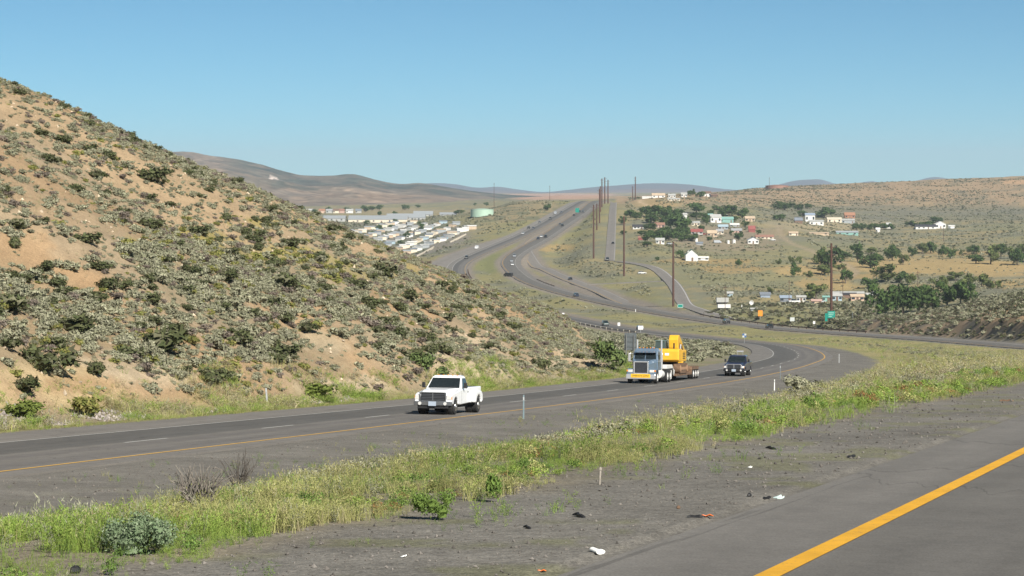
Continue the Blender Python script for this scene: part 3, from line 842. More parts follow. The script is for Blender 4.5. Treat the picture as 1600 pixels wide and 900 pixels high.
def shrub_mesh(seed, nleaf, cols, lumps=5, flat=.62, size=.16, upright=0.0, core=True, spread=.28):
    """a dome of leaf sprays about 1 m across, standing on z = 0"""
    g = np.random.default_rng(seed)
    ctr = np.concatenate([g.normal(0, spread, (lumps, 2)).clip(-.34, .34), g.uniform(.16, .42, (lumps, 1))*flat*1.5], 1)
    rad = g.uniform(.17, .30, lumps)
    ctr[0] = (0, 0, .28*flat*1.4); rad[0] = .33
    k = g.integers(0, lumps, nleaf)
    d = unit(g.normal(size=(nleaf, 3))+np.array([0, 0, .35]))
    r = rad[k]*g.uniform(.62, 1.08, nleaf)
    P = ctr[k]+d*r[:, None]*np.array([1, 1, .9])
    P[:, 2] = np.abs(P[:, 2])*1.0
    nrm = unit(d*(1-upright)+g.normal(0, .45, (nleaf, 3))+np.array([0, 0, .15]))
    V, T = leaf_tris(P, nrm, size*g.uniform(.6, 1.3, nleaf), g)
    cols = np.array(cols)
    c = cols[g.integers(0, len(cols), nleaf)]*g.uniform(.72, 1.28, (nleaf, 1))
    Cc = np.repeat(c, 3, 0)
    if core:
        m = 6
        for j in range(lumps):
            bmv = []
            for ph in (-.75, .1, .85):
                for b_ in range(m):
                    th = 2*math.pi*b_/m+ph
                    bmv.append(ctr[j]+rad[j]*.62*np.array([math.cos(th)*math.cos(ph), math.sin(th)*math.cos(ph), math.sin(ph)]))
            bmv.append(ctr[j]+np.array([0, 0, rad[j]*.62]))
            bmv = np.array(bmv); bmv[:, 2] = np.maximum(bmv[:, 2], 0.02)
            o = len(V); V = np.concatenate([V, bmv])
            f = []
            for a in range(2):
                for b_ in range(m):
                    p = o+a*m+b_; q = o+a*m+(b_+1) % m
                    f += [[p, q, q+m], [p, q+m, p+m]]
            for b_ in range(m): f.append([o+2*m+b_, o+2*m+(b_+1) % m, o+3*m])
            T = np.concatenate([T, np.array(f)])
            Cc = np.concatenate([Cc, np.tile(cols.mean(0)*.92, (len(bmv), 1))])
    return V, T, Cc

def forb(seed, n, cols, wide=.55, wid=.032, ln=.16):
    """bushy weed: short sprays along several leaning stems"""
    g = np.random.default_rng(seed)
    ns = 7; th = g.uniform(0, 6.28, ns); rr = g.uniform(.1, wide, ns); hh = g.uniform(.6, 1.05, ns)
    k = g.integers(0, ns, n); u = g.uniform(.08, 1, n)**.8
    base = np.stack([np.cos(th[k])*rr[k]*u**1.3, np.sin(th[k])*rr[k]*u**1.3, hh[k]*u], -1)+g.normal(0, .045, (n, 3))
    base[:, 2] = np.abs(base[:, 2])
    d = unit(g.normal(0, .6, (n, 3))+np.array([0, 0, .75])); L = (ln*g.uniform(.5, 1.3, n))[:, None]
    sd = unit(np.cross(d, g.normal(size=(n, 3))))*(wid*g.uniform(.5, 1.2, n))[:, None]
    V = np.stack([base-sd*.5, base+sd*.5, base+d*L], 1).reshape(-1, 3)
    c = np.array(cols)[g.integers(0, len(cols), n)]*g.uniform(.75, 1.3, (n, 1))
    return V, np.arange(3*n).reshape(n, 3), np.repeat(c, 3, 0)

def merge(variants, pts, scl, hgt, which, rot, tintv=None):
    """many small plants of one ground cover gathered into one mesh"""
    Vs, Ts, Cs = [], [], []; off = 0
    for vi, (V, T, Cc) in enumerate(variants):
        sel = np.where(which == vi)[0]
        if not len(sel): continue
        c, s_ = np.cos(rot[sel])[:, None], np.sin(rot[sel])[:, None]
        X = V[None, :, 0]*c-V[None, :, 1]*s_; Y = V[None, :, 0]*s_+V[None, :, 1]*c
        W = np.stack([X*scl[sel][:, None], Y*scl[sel][:, None], V[None, :, 2]*hgt[sel][:, None]+0*X], -1)+pts[sel][:, None, :]
        n, k = W.shape[:2]
        Vs.append(W.reshape(-1, 3)); Ts.append((T[None]+(np.arange(n)*k)[:, None, None]).reshape(-1, 3)+off)
        cc = np.tile(Cc[None], (n, 1, 1))
        if tintv is not None: cc = cc*tintv[sel][:, None, :]
        Cs.append(cc.reshape(-1, 3)); off += n*k
    return np.concatenate(Vs), np.concatenate(Ts), np.concatenate(Cs)

SAGE = [(.275,.272,.180), (.305,.30,.205), (.24,.245,.155), (.28,.27,.19)]
DARK = [(.09,.102,.046), (.11,.12,.056), (.07,.086,.037), (.125,.122,.075)]
DEAD = [(.19,.155,.125), (.15,.125,.10), (.22,.185,.155)]
YELL = [(.20,.20,.06), (.24,.22,.075), (.16,.18,.05)]
LUSH = [(.14,.215,.05), (.18,.25,.06), (.115,.18,.045)]
sage_v = [shrub_mesh(200+i, 230, SAGE, lumps=6, size=.11) for i in range(6)]
dark_v = [shrub_mesh(300+i, 330, DARK, lumps=8, flat=.85, size=.12, upright=.3, spread=.33) for i in range(6)]
dead_v = [shrub_mesh(400+i, 170, DEAD, lumps=5, flat=.75, size=.10, upright=.5) for i in range(3)]
yell_v = [shrub_mesh(500+i, 150, YELL, lumps=5, flat=.5, size=.12) for i in range(3)]
sage_m = [np_mesh("sagebrush", v, t, m_shrub, colors=c) for v, t, c in sage_v]
dark_m = [np_mesh("dark_shrub", v, t, m_shrub, colors=c) for v, t, c in dark_v]
dead_m = [np_mesh("dry_shrub", v, t, m_shrub, colors=c) for v, t, c in dead_v]

# --- hillside shrubs
HB = HILL & (GX > -140) & (GX < 1000) & (GY < 345) & (U > .06) & (U < 1.12)
dlY = np.gradient(LY)[:, None]; dX = np.gradient(XS)[None]
area = (dX/F*GY)*(dlY*GY)
def cell_sample(mask, N, g, wt=1.0):
    p = (area*mask*wt).ravel(); p = p/p.sum()
    k = g.choice(len(p), N, p=p)
    j, i = np.unravel_index(k, shp)
    x = XS[i]+g.uniform(-.5, .5, N)*dX[0, i]; L = LY[j]+g.uniform(-.5, .5, N)*dlY[j, 0]
    Y = np.exp(L); X = (x-800)/F*Y
    return X, Y, j, i
def thin(X, Y, rad, cell=1.0):
    """drop plants that would stand inside one another"""
    grid = {}; keep = []
    for k in range(len(X)):
        cx, cy = int(X[k]//cell), int(Y[k]//cell); ok = True
        for a in (-1, 0, 1):
            for b_ in (-1, 0, 1):
                for q in grid.get((cx+a, cy+b_), ()):
                    if (X[k]-X[q])**2+(Y[k]-Y[q])**2 < (.5*(rad[k]+rad[q]))**2: ok = False; break
                if not ok: break
            if not ok: break
        if ok:
            keep.append(k); grid.setdefault((cx, cy), []).append(k)
    return np.array(keep, int)
g = np.random.default_rng(11)
belt = hell(240,480,470,100,seed=120)
den = .26+.60*belt+.22*sst(560, 740, GX)*sst(380, 480, ROW)
for e, amt in (((60,605,150,34),.85),((535,525,55,26),.8),((800,600,90,16),.7),((690,585,60,30),.6),((880,565,50,22),.6),((45,400,70,30),.75),((110,440,55,22),.75),
               ((620,500,80,24),.55),((60,180,110,35),.35),((200,300,120,35),.55),((330,330,80,25),.5),((560,395,70,14),.5),((740,500,60,26),.55),((560,605,70,14),.35)):
    den = den*(1-amt*hell(*e, seed=130+int(e[0])))
clump = sst(.40, .60, fbm(WX, GY, 7, 3, 140))
den = den*(.22+.95*clump)
X, Y, j, i = cell_sample(HB, 27000, g, np.clip(den, 0.03, 1.0))
sz = (.26+.70*g.random(len(X))**2.0)*np.where(belt[j, i] > .4, 1.12, .9)
kp = thin(X, Y, sz*.66); X, Y, sz = X[kp], Y[kp], sz[kp]; jj, i2 = j[kp], i[kp]
Z = zg(X, Y)-.04
kind = g.choice(3, len(X), p=[.80, .12, .08])
yz = (colr[jj, i2][:, 1] > colr[jj, i2][:, 0]*.82) & (g.random(len(X)) < .5)
kind[yz] = 2
proj = sz/Y
order = np.argsort(-proj*np.where(kind == 0, 1, 0))[:300]
big = np.zeros(len(X), bool); big[order] = True
for k in order:
    o = link(bpy.data.objects.new("sagebrush", sage_m[int(g.integers(0, 6))]))
    o.location = (X[k], Y[k], Z[k]); o.rotation_euler = (0, 0, g.uniform(0, 6.28)); q = sz[k]*1.12
    o.scale = (q, q, q*g.uniform(.8, 1.1))
    tag(o, "rounded grey-green sagebrush growing on the lower sandy hillside", "sagebrush", "sagebrush on the hillside")
r_ = np.where(~big)[0]
variants = sage_v+dead_v+yell_v
wh = np.where(kind == 0, g.integers(0, 6, len(X)), np.where(kind == 1, 6+g.integers(0, 3, len(X)), 9+g.integers(0, 3, len(X))))
V, T, Cc = merge(variants, np.stack([X, Y, Z], -1)[r_], sz[r_]*1.1, sz[r_]*g.uniform(.75, 1.1, len(r_)), wh[r_], g.uniform(0, 6.28, len(r_)), g.uniform(.85, 1.15, (len(r_), 1))*np.ones(3))
o = np_obj("hillside_scrub", V, T, m_scrub, colors=Cc); tag(o, "smaller sagebrush scattered thickly over the hillside", kind='stuff')
X, Y, j, i = cell_sample(HB, 9500, g, .35+.65*sst(.4, .6, fbm(WX, GY, 5, 3, 143)))
gt = [forb(980+q, 34, f_, .9, .06, .30) for q, f_ in enumerate(([(.40,.33,.21), (.34,.28,.17)], [(.30,.27,.18), (.36,.31,.2)], [(.27,.26,.14)]))]
s_ = g.uniform(.10, .26, len(X))
V, T, Cc = merge(gt, np.stack([X, Y, zg(X, Y)-.01], -1), s_*1.3, s_, g.integers(0, 3, len(X)), g.uniform(0, 6.28, len(X)), g.uniform(.8, 1.2, (len(X), 1))*np.ones(3))
o = np_obj("hillside_grass", V, T, m_scrub, colors=Cc); tag(o, "thin dry grass between the shrubs of the hillside", kind='stuff')
# --- dark bitterbrush on the hillside: every one its own
spec = [(30,148,18),(62,212,22),(97,222,24),(140,236,24),(173,248,20),(240,285,36),(150,280,26),(202,220,14),(225,232,12),(300,268,14),(310,272,12),(27,358,26),(66,348,16),(136,380,36),(238,358,28),(165,305,18),(310,366,28),
        (420,330,20),(20,436,30),(75,476,26),(18,488,55),(112,520,50),(170,452,32),(250,552,56),(330,600,46),(78,582,62),(432,416,26),(445,452,44),(500,407,24),(520,362,22),(548,374,18),(666,534,26),(670,552,22),
        (352,440,30),(420,478,30),(600,432,34),(642,470,28),(622,530,26),(716,488,22),(38,612,40),(150,585,32),(205,560,36),(276,520,34),(380,540,36),(440,560,44),(480,520,26),(580,480,26),(560,450,24),(690,450,24),(735,462,20),
        (780,500,20),(845,575,30),(815,540,18),(760,545,20),(700,500,20),(640,560,30),(590,545,24),(400,380,24),(355,345,20),(455,385,22),(120,300,22),(85,255,20),(10,300,18),(195,262,14),(265,322,18),(330,300,16),(60,430,24)]
D = []
for px_, py_, w_ in spec:
    X0, Y0, Z0 = on_ground(px_, py_, 90)
    D.append((X0, Y0, Z0, w_/F*Y0*1.15))
den2 = np.clip((.2+1.0*belt)*sst(.48, .62, fbm(WX, GY, 9, 3, 141))**1.5+.06, 0, 1)
X, Y, j, i = cell_sample(HB, 900, g, den2)
s2 = g.uniform(.55, 1.25, len(X)); kp = thin(X, Y, s2*.95, 2.5)[:235]
for k in kp: D.append((X[k], Y[k], float(zg(X[k], Y[k])), s2[k]))
for X0, Y0, Z0, s in D:
    o = link(bpy.data.objects.new("dark_shrub", dark_m[int(g.integers(0, 6))]))
    o.location = (X0, Y0, Z0-.05); o.rotation_euler = (0, 0, g.uniform(0, 6.28)); o.scale = (s, s, s*g.uniform(.62, .9))
    tag(o, "dark green bitterbrush standing out among paler sagebrush on the slope", "dark shrub", "dark shrubs on the hillside")

# --- scrub of the valley floor, the infield of the bend, the right-hand mound
low_v = [shrub_mesh(600+i, 26, SAGE+[(.15,.15,.09)], lumps=2, size=.30, core=False) for i in range(4)]+[shrub_mesh(620+i, 26, DARK+[(.14,.12,.08)], lumps=2, size=.30, core=False) for i in range(2)]
mid_v = [shrub_mesh(640+i, 80, SAGE, lumps=4, size=.19) for i in range(4)]+[shrub_mesh(660+i, 80, DARK+[(.15,.12,.09),(.13,.11,.08)], lumps=4, size=.19) for i in range(3)]
free = np.minimum.reduce([np.maximum(np.maximum(a-offs[id(rd)], offs[id(rd)]-b), 0) for rd, a, b, _, _, _ in ROADS]).reshape(shp)
def cover(name, label, mask, N, variants, smin, smax, wt=1.0, pd=.25, hs=.8, seed=1, rad=1.0):
    gg = np.random.default_rng(seed)
    X, Y, j, i = cell_sample(mask, N, gg, wt)
    s = gg.uniform(smin, smax, len(X))**1.0
    kp = thin(X, Y, s*.8*rad, max(1.0, smax)); X, Y, s = X[kp], Y[kp], s[kp]
    nl = len([v for v in variants]); nd = 2 if nl == 6 else 3
    isd = gg.random(len(X)) < pd
    wh = np.where(isd, nl-nd+gg.integers(0, nd, len(X)), gg.integers(0, nl-nd, len(X)))
    V, T, Cc = merge(variants, np.stack([X, Y, zg(X, Y)-.05], -1), s, s*hs*gg.uniform(.8, 1.2, len(X)), wh, gg.uniform(0, 6.28, len(X)), gg.uniform(.8, 1.2, (len(X), 1))*np.ones(3))
    o = np_obj(name, V, T, m_scrub, colors=Cc); tag(o, label, kind='stuff'); return o
inview = (GX > -60) & (GX < 1690)
cl1 = .15+.85*sst(.40, .62, fbm(WX, GY, 30, 4, 150))
notfield = 1-np.clip(sum(ell(*e, 1000, 2200, .5, 40) for e in ((1440,415,170,13),(1250,423,45,8),(1292,445,55,10),(1560,420,60,12))), 0, 1)*.93
cover("valley_scrub", "low sagebrush flats covering the valley floor", inview & (GY > 470) & (GY < 1500) & (free > 9) & ~HILL & ~((GY < 960) & (tgrid > 0) & (tNB.reshape(shp) < 0)), 24000, low_v, .7, 1.7, cl1*notfield*np.clip(900/GY, .5, 2)**1.2, .22, .75, 21)
cover("valley_scrub", "sagebrush flats on the far side of the valley", inview & (GY > 1500) & (GY < 2500) & (free > 9) & ~HILL, 13000, low_v, 1.1, 2.4, cl1*notfield, .35, .75, 22)
cover("mesa_scrub", "dark scrub dotted over the far mesa", (GX > 980) & inview & (GY > 2500) & (GY < 3500), 6500, low_v, 1.1, 2.7, .15+.85*sst(.38, .6, fbm(WX, GY*.5, 60, 3, 154)), .6, .7, 23)
cover("infield_scrub", "sagebrush filling the ground inside the road bend", inview & (GY > 205) & (GY < 700) & (tgrid < -13.5) & ~HILL & (GX > 840), 2600, mid_v, .7, 1.7, .2+.8*sst(.38, .6, fbm(WX, GY, 14, 3, 151)), .22, .8, 24)
cover("mound_scrub", "brown and grey scrub covering the mound beside the near carriageway", inview & (GY > 455) & (GY < 800) & (tNB.reshape(shp) > 15) & (GX > 1230), 4200, mid_v, .8, 2.0, .25+.75*sst(.38, .55, fbm(WX, GY, 9, 3, 152)), .62, .75, 25)
cover("roadside_scrub", "dark scrub belt behind the guardrail of the northbound lanes", (GX > 1085) & (GX < 1370) & (GY > 740) & (GY < 965) & (tNB.reshape(shp) > 14.5), 620, mid_v, 1.3, 3.0, .1+.9*sst(.42, .6, fbm(WX, GY, 16, 3, 155)), .75, .75, 27)
cover("median_scrub", "sparse sagebrush on the grassy ground between the carriageways", inview & (GY > 85) & (GY < 950) & (tgrid > 14) & (tNB.reshape(shp) < -16), 2200, mid_v, .35, .95, (.1+.9*sst(.5, .64, fbm(WX, GY, 12, 3, 153)))*np.clip(150/GY, .25, 1), .2, .7, 26)

# --- grass: blades gathered in tufts
def tuft(seed, n, cols, lean=.35, wid=.05, r=.12):
    g = np.random.default_rng(seed)
    b0 = np.stack([g.normal(0, r, n), g.normal(0, r, n), np.zeros(n)], -1)
    th = g.uniform(0, 6.28, n); h = g.uniform(.5, 1.05, n)
    ln = g.uniform(0, lean, n)
    d = np.stack([np.cos(th), np.sin(th), 0*th], -1); sd = np.stack([-np.sin(th), np.cos(th), 0*th], -1)
    sd = unit(sd*.5+g.normal(size=(n, 3))*np.array([1, 1, 0])*.6+1e-4)
    mid = b0+d*(ln*.35)[:, None]+np.array([0, 0, 1])*(h*.55)[:, None]
    tip = b0+d*ln[:, None]+np.array([0, 0, 1])*h[:, None]
    w = (wid*g.uniform(.6, 1.3, n))[:, None]
    V = np.stack([b0-sd*w*.5, b0+sd*w*.5, mid-sd*w*.42, mid+sd*w*.42, tip], 1).reshape(-1, 3)
    k = np.arange(n)[:, None]*5
    T = np.concatenate([k+[0, 1, 3], k+[0, 3, 2], k+[2, 3, 4]])
    c = np.array(cols)[g.integers(0, len(cols), n)]*g.uniform(.75, 1.25, (n, 1))
    return V, T, np.repeat(c, 5, 0)
GREEN = [(.225,.31,.065), (.275,.345,.085), (.185,.27,.055)]
STRAW = [(.41,.355,.205), (.36,.315,.17), (.45,.395,.25)]
OLIVE = [(.33,.335,.125), (.38,.36,.16), (.30,.30,.11)]
GREY = [(.28,.285,.19), (.32,.315,.225), (.25,.255,.165)]
LEAFY = [(.13,.21,.05), (.17,.25,.06), (.11,.18,.045)]
tv = []
for fam in (GREEN, OLIVE, STRAW, GREY, LEAFY):
    tv.append(tuft(700+len(tv), 15, fam, lean=.6, wid=.02, r=.2)); tv.append(forb(720+len(tv), 100, fam)); tv.append(forb(720+len(tv), 100, fam, .85, .03, .13))
def grass(name, label, mask, N, fam_p, hmin, hmax, seed, wt=1.0, wfun=None):
    gg = np.random.default_rng(seed)
    X, Y, j, i = cell_sample(mask, N, gg, wt)
    s = gg.uniform(hmin, hmax, len(X))*(.45+1.1*sst(.3, .7, fbm(X, Y, 1.6, 3, seed)))*np.where(gg.random(len(X)) < .06, 1.25, 1)
    n_ = fbm(X, Y, 2.0, 3, seed+1); P = fam_p(X, Y, j, i, n_, gg)
    wh = P*3+gg.integers(0, 3, len(X))
    ws = s*np.clip(Y/45, 1.0, 3.0)**.6
    V, T, Cc = merge(tv, np.stack([X, Y, zg(X, Y)-.01], -1), ws, s, wh, gg.uniform(0, 6.28, len(X)), gg.uniform(.85, 1.15, (len(X), 1))*np.ones(3))
    o = np_obj(name, V, T, m_grass, colors=Cc); tag(o, label, kind='stuff'); return o
tN = tNB.reshape(shp)
def fam_med(X, Y, j, i, n_, gg):
    back = np.clip((-tN[j, i]-4)/7, 0, 1); r = gg.random(len(X))
    f = np.where(n_ > .46, 0, 1)
    f = np.where(r < .12+.36*back, 2+(r < .06+.24*back), f)
    return np.where((r > .9) & (back < .25), 4, f)
edge = fbm(WX, GY, 1.6, 3, 160)
medm = (tN < -3.35-.7*edge) & (tN > -17) & (GY > 9) & (GY < 150) & (tgrid > 8.7) & (GX > -80) & (GX < 1690)
grass("verge_grass", "green and straw-coloured weeds along the edge of the gravel shoulder", medm & (GY < 34), 14000, fam_med, .065, .17, 31, (.05+.95*sst(.34, .54, fbm(WX, GY, .9, 3, 161)))*np.clip(20/GY, .3, 1.6)**1.5*np.where(tN > -9, 1, .3))
grass("verge_grass", "green and straw-coloured weeds on the crest between the carriageways", medm & (GY >= 34), 10500, fam_med, .10, .24, 32, (.2+.8*sst(.36, .55, fbm(WX, GY, 2.2, 3, 162)))*np.clip(60/GY, .3, 2)**1.5*np.where(tN > -12, 1, .4))
def fam_field(X, Y, j, i, n_, gg):
    r = gg.random(len(X)); return np.where(r < .34, 1, np.where(r < .68, 2, np.where(r < .9, 3, 0)))
grass("meadow_grass", "dry yellow grass between the carriageways", (GX > 900) & (GX < 1690) & (GY > 110) & (GY < 620) & (tN < -7) & (tgrid > 8), 9000, fam_field, .22, .5, 33, (.25+.75*sst(.35, .6, n2))*np.clip(200/GY, .2, 1.5)**1.2)
def fam_foot(X, Y, j, i, n_, gg):
    r = gg.random(len(X)); return np.where(n_ > .55, 0, np.where(r < .42, 1, np.where(r < .86, 2, 3)))
footm = (GY > 70) & (GY < 245) & (tgrid < -11.3-.5*edge) & (tgrid > -17-4*edge) & (U < .10) & (GX > -80) & (GX < 1000)
grass("roadside_grass", "green and dry grass along the foot of the hillside", footm, 5200, fam_foot, .16, .46, 34, (.12+.88*sst(.42, .58, fbm(WX, GY, 4, 3, 163)))*sst(-20, -13, tgrid))
grass("roadside_grass", "short green grass at the edge of the southbound shoulder", (GY > 70) & (GY < 300) & (tgrid < -10.75) & (tgrid > -11.9) & (GX > -80) & (GX < 1080), 2600, lambda X, Y, j, i, n_, gg: np.where(gg.random(len(X)) < .6, 1, 0), .08, .2, 35)
grass("gravel_weeds", "small scattered weeds on the gravel of the median", (GY > 40) & (GY < 160) & (tgrid > 2.6) & (tgrid < 9.5) & (GX > -80) & (GX < 1250), 520, lambda X, Y, j, i, n_, gg: np.where(gg.random(len(X)) < .5, 4, 1), .08, .24, 36, .1+.9*sst(.5, .65, fbm(WX, GY, 5, 2, 164))*sst(2, 8, tgrid))
grass("gravel_weeds", "small scattered weeds on the near gravel shoulder", (GY > 11) & (GY < 40) & (tN < -2.4) & (tN > -4.6), 240, lambda X, Y, j, i, n_, gg: np.where(gg.random(len(X)) < .7, 4, 0), .04, .12, 37, sst(.45, .6, fbm(WX, GY, 1.5, 2, 165)))
# soft grey sage and straw domes along the back of the verge, leafy weeds along its front
back_v = [shrub_mesh(850+i, 460, [(.27,.265,.18), (.31,.295,.205), (.24,.24,.155)], lumps=6, size=.045, upright=.5, core=False) for i in range(4)]+[shrub_mesh(860+i, 400, [(.36,.31,.19), (.32,.27,.165)], lumps=5, size=.045, upright=.6, core=False) for i in range(2)]
front_v = [shrub_mesh(870+i, 300, f_, lumps=5, flat=1.1, size=.06, upright=.6, core=False) for i, f_ in enumerate((LUSH, GREEN, GREEN, LEAFY, OLIVE, [(.20,.20,.07), (.30,.16,.07)]))]
def domes(name, label, mask, N, vs, smin, smax, seed, wt):
    gg = np.random.default_rng(seed); X, Y, j, i = cell_sample(mask, N, gg, wt)
    s = gg.uniform(smin, smax, len(X))*np.clip(Y/28, .8, 1.7)
    kp = thin(X, Y, s*.6, 1.0); X, Y, s = X[kp], Y[kp], s[kp]
    V, T, Cc = merge(vs, np.stack([X, Y, zg(X, Y)-.01], -1), s, s*gg.uniform(.6, 1.0, len(X)), gg.integers(0, len(vs), len(X)), gg.uniform(0, 6.28, len(X)), gg.uniform(.85, 1.15, (len(X), 1))*np.ones(3))
    o = np_obj(name, V, T, m_scrub, colors=Cc); tag(o, label, kind='stuff')
domes("verge_sage", "soft grey sage and straw mounds along the back of the verge", (tN < -6.2) & (tN > -13.5) & (GY > 16) & (GY < 95) & (GX > -80) & (GX < 1690), 620, back_v, .22, .48, 41, np.clip(34/GY, .3, 1.6)**1.3*sst(.42, .55, fbm(WX, GY, 3.5, 3, 170)))
domes("verge_weeds", "leafy green weeds along the front edge of the verge", (tN < -3.5-.7*edge) & (tN > -6.6) & (GY > 11) & (GY < 90) & (GX > -80) & (GX < 1690), 620, front_v, .12, .27, 42, np.clip(24/GY, .3, 1.6)**1.3*sst(.42, .6, fbm(WX, GY, 2.0, 3, 171)))
# --- the plants one can pick out in the foreground
def plant(mesh_v, name, px_, py_, w_, h_, label, cat, ymin=11, mt=None):
    X0, Y0, Z0 = on_ground(px_, py_, ymin)
    v, t, c = mesh_v
    o = np_obj(name, v, t, m_shrub if mt is None else mt, colors=c)
    o.location = (X0, Y0, Z0-.01); s = w_/F*Y0
    zh = max(v[:, 2].max(), .2); o.scale = (s, s, h_/F*Y0/zh); o.rotation_euler = (0, 0, px_ % 6)
    return tag(o, label, cat)
BLUE = [(.20,.27,.15), (.25,.305,.19), (.155,.22,.115)]
plant(shrub_mesh(801, 3200, BLUE, 9, .7, .026, .4), "sagebrush", 215, 866, 108, 72, "large soft blue-green sagebrush at the lower left of the near verge", "sagebrush")
def twigs(seed, n):
    g = np.random.default_rng(seed); V = []; T = []
    for k in range(n):
        th = g.uniform(0, 6.28); p = np.array([g.normal(0, .05), g.normal(0, .05), 0.0]); d = unit(np.array([math.cos(th)*.5, math.sin(th)*.5, g.uniform(.5, 1.1)]))
        w = .022
        for s in range(4):
            q = p+d*g.uniform(.14, .24); sd = unit(np.cross(d, [0, .8, .3]))*w
            sd2 = unit(np.cross(d, sd))*w
            o = len(V); V += [p-sd, p+sd, p+sd2, q-sd*.7, q+sd*.7, q+sd2*.7]
            T += [[o, o+1, o+4], [o, o+4, o+3], [o+1, o+2, o+5], [o+1, o+5, o+4], [o+2, o, o+3], [o+2, o+3, o+5]]
            p = q; d = unit(d+g.normal(0, .35, 3)+np.array([0, 0, .1])); w *= .68
    V = np.array(V); c = np.array([(.20,.175,.15), (.15,.13,.11), (.25,.225,.19)])[g.integers(0, 3, len(V))]
    return V, np.array(T), c
plant(twigs(811, 90), "dead_shrub", 312, 803, 92, 80, "bare grey dead shrub on the near verge, lower and wider of two", "dead shrub", 14)
plant(twigs(812, 60), "dead_shrub", 374, 770, 56, 72, "bare grey dead shrub, upright one beyond the wider one", "dead shrub", 17)
plant(shrub_mesh(821, 1100, LUSH, 8, .9, .04, .5), "leafy_weed", 676, 812, 58, 48, "bright green leafy weed at the middle of the gravel edge", "weed", 14)
plant(shrub_mesh(822, 260, LEAFY, 4, 1.2, .07, .6, False), "leafy_weed", 296, 868, 40, 42, "dark leafy weed right of the blue-green sagebrush", "weed", 12)
plant(shrub_mesh(823, 220, LEAFY, 4, 1.2, .07, .6, False), "leafy_weed", 176, 899, 36, 44, "dark leafy weed at the bottom edge below the blue-green sagebrush", "weed", 11)
plant(shrub_mesh(824, 420, LUSH, 2, 1.0, .07, .5, False, .04), "leafy_weed", 772, 785, 44, 50, "green weed with a reddish foot at the gravel edge", "weed", 15)
plant(shrub_mesh(825, 300, SAGE, 6, .7, .08, .2), "sagebrush", 1248, 613, 46, 30, "dense dark sage clump behind the verge by the white marker post", "sagebrush", 60)
plant(shrub_mesh(826, 300, DARK, 6, .6, .08, .2), "sagebrush", 1276, 610, 40, 18, "low dark sage clump right of the dense one behind the verge", "sagebrush", 60)
plant(shrub_mesh(827, 420, [(.115,.155,.055), (.14,.18,.065), (.095,.135,.05)], 6, .9, .10, .2), "green_bush", 664, 578, 44, 30, "bright green bush at the foot of the hillside above the white pickup", "bush", 120)
plant(shrub_mesh(828, 300, [(.115,.155,.055), (.14,.18,.065), (.095,.135,.05)], 5, .7, .10, .2), "green_bush", 690, 588, 36, 18, "low green bush just right of a taller green bush on the slope foot", "bush", 120)
plant(shrub_mesh(829, 520, [(.115,.155,.055), (.14,.18,.065), (.095,.135,.05)], 7, 1.3, .10, .2), "green_bush", 958, 582, 44, 58, "tall bright green bush beside the road left of the blue truck", "bush", 190)
plant(shrub_mesh(830, 420, YELL, 7, .9, .09, .4), "green_bush", 130, 650, 62, 34, "rounded yellow-green clump at the road edge, left end of the hillside foot", "bush", 80)
plant(shrub_mesh(831, 420, [(.17,.21,.05), (.14,.18,.045)], 7, .9, .09, .4), "green_bush", 45, 655, 62, 34, "yellow-green clump nearest the left end of the hillside foot", "bush", 80)
plant(shrub_mesh(832, 420, [(.17,.21,.05), (.14,.18,.045)], 7, .9, .09, .4), "green_bush", 492, 622, 60, 26, "green clump at the hillside foot above the left marker post", "bush", 100)
# --- stones: riprap by the road and pale stones on the slope
def stones(name, label, X, Y, s, col, seed):
    g = np.random.default_rng(seed)
    base = np.array([(1,0,0),(-1,0,0),(0,1,0),(0,-1,0),(0,0,1),(0,0,-1)], float)
    fc = np.array([(0,2,4),(2,1,4),(1,3,4),(3,0,4),(2,0,5),(1,2,5),(3,1,5),(0,3,5)])
    n = len(X)
    W = base[None]*g.uniform(.5, 1.1, (n, 6, 1))*s[:, None, None]+np.stack([X, Y, zg(X, Y)+s*.2], -1)[:, None]
    W[..., :] += g.normal(0, .15, (n, 6, 3))*s[:, None, None]
    T = (fc[None]+(np.arange(n)*6)[:, None, None]).reshape(-1, 3)
    c = np.repeat(col*(.7+.75*g.random((n, 1))), 6, 0)
    o = np_obj(name, W.reshape(-1, 3), T, m_scrub, colors=c); tag(o, label, kind='stuff')
def band(px0, px1, t0, t1, n, g):
    i = g.uniform(px0, px1, n); t = g.uniform(t0, t1, n)
    Yb_ = 40*F/.9717/(1700-i); sv = np.array([SB.s_of_Y(y) for y in Yb_])
    P = np.array([SB.at(a, b_) for a, b_ in zip(sv, t)])
    return P[:, 0], P[:, 1]
g = np.random.default_rng(99)
xa, ya = band(20, 175, -15.5, -12.4, 420, g); xb, yb = band(215, 300, -14.5, -12.4, 150, g); xc, yc = band(370, 470, -13.6, -12.3, 90, g); xd, yd = band(540, 630, -13.8, -12.6, 90, g)
xx = np.concatenate([xa, xb, xc, xd]); yy = np.concatenate([ya, yb, yc, yd])
stones("riprap", "pale broken stones along the foot of the hillside", xx, yy, g.uniform(.05, .17, len(xx)), np.array([.31, .275, .25]), 5)
X, Y, j, i = cell_sample(HB, 700, g, .15+sst(.5, .65, n2))
stones("stones", "small pale stones strewn over the hillside", X, Y, g.uniform(.05, .2, len(X)), np.array([.5, .41, .3]), 6)
X, Y, j, i = cell_sample((GY > 11) & (GY < 60) & (tN < -1.4) & (tN > -4.4) & (GX > -100) & (GX < 1690), 4200, g, np.clip(20/GY, .2, 2)**2)
stones("gravel_stones", "loose stones on the near gravel shoulder", X, Y, (.004+.016*g.random(len(X))**3)*np.clip(Y/18, 1, 2), np.array([.15, .137, .123]), 7)
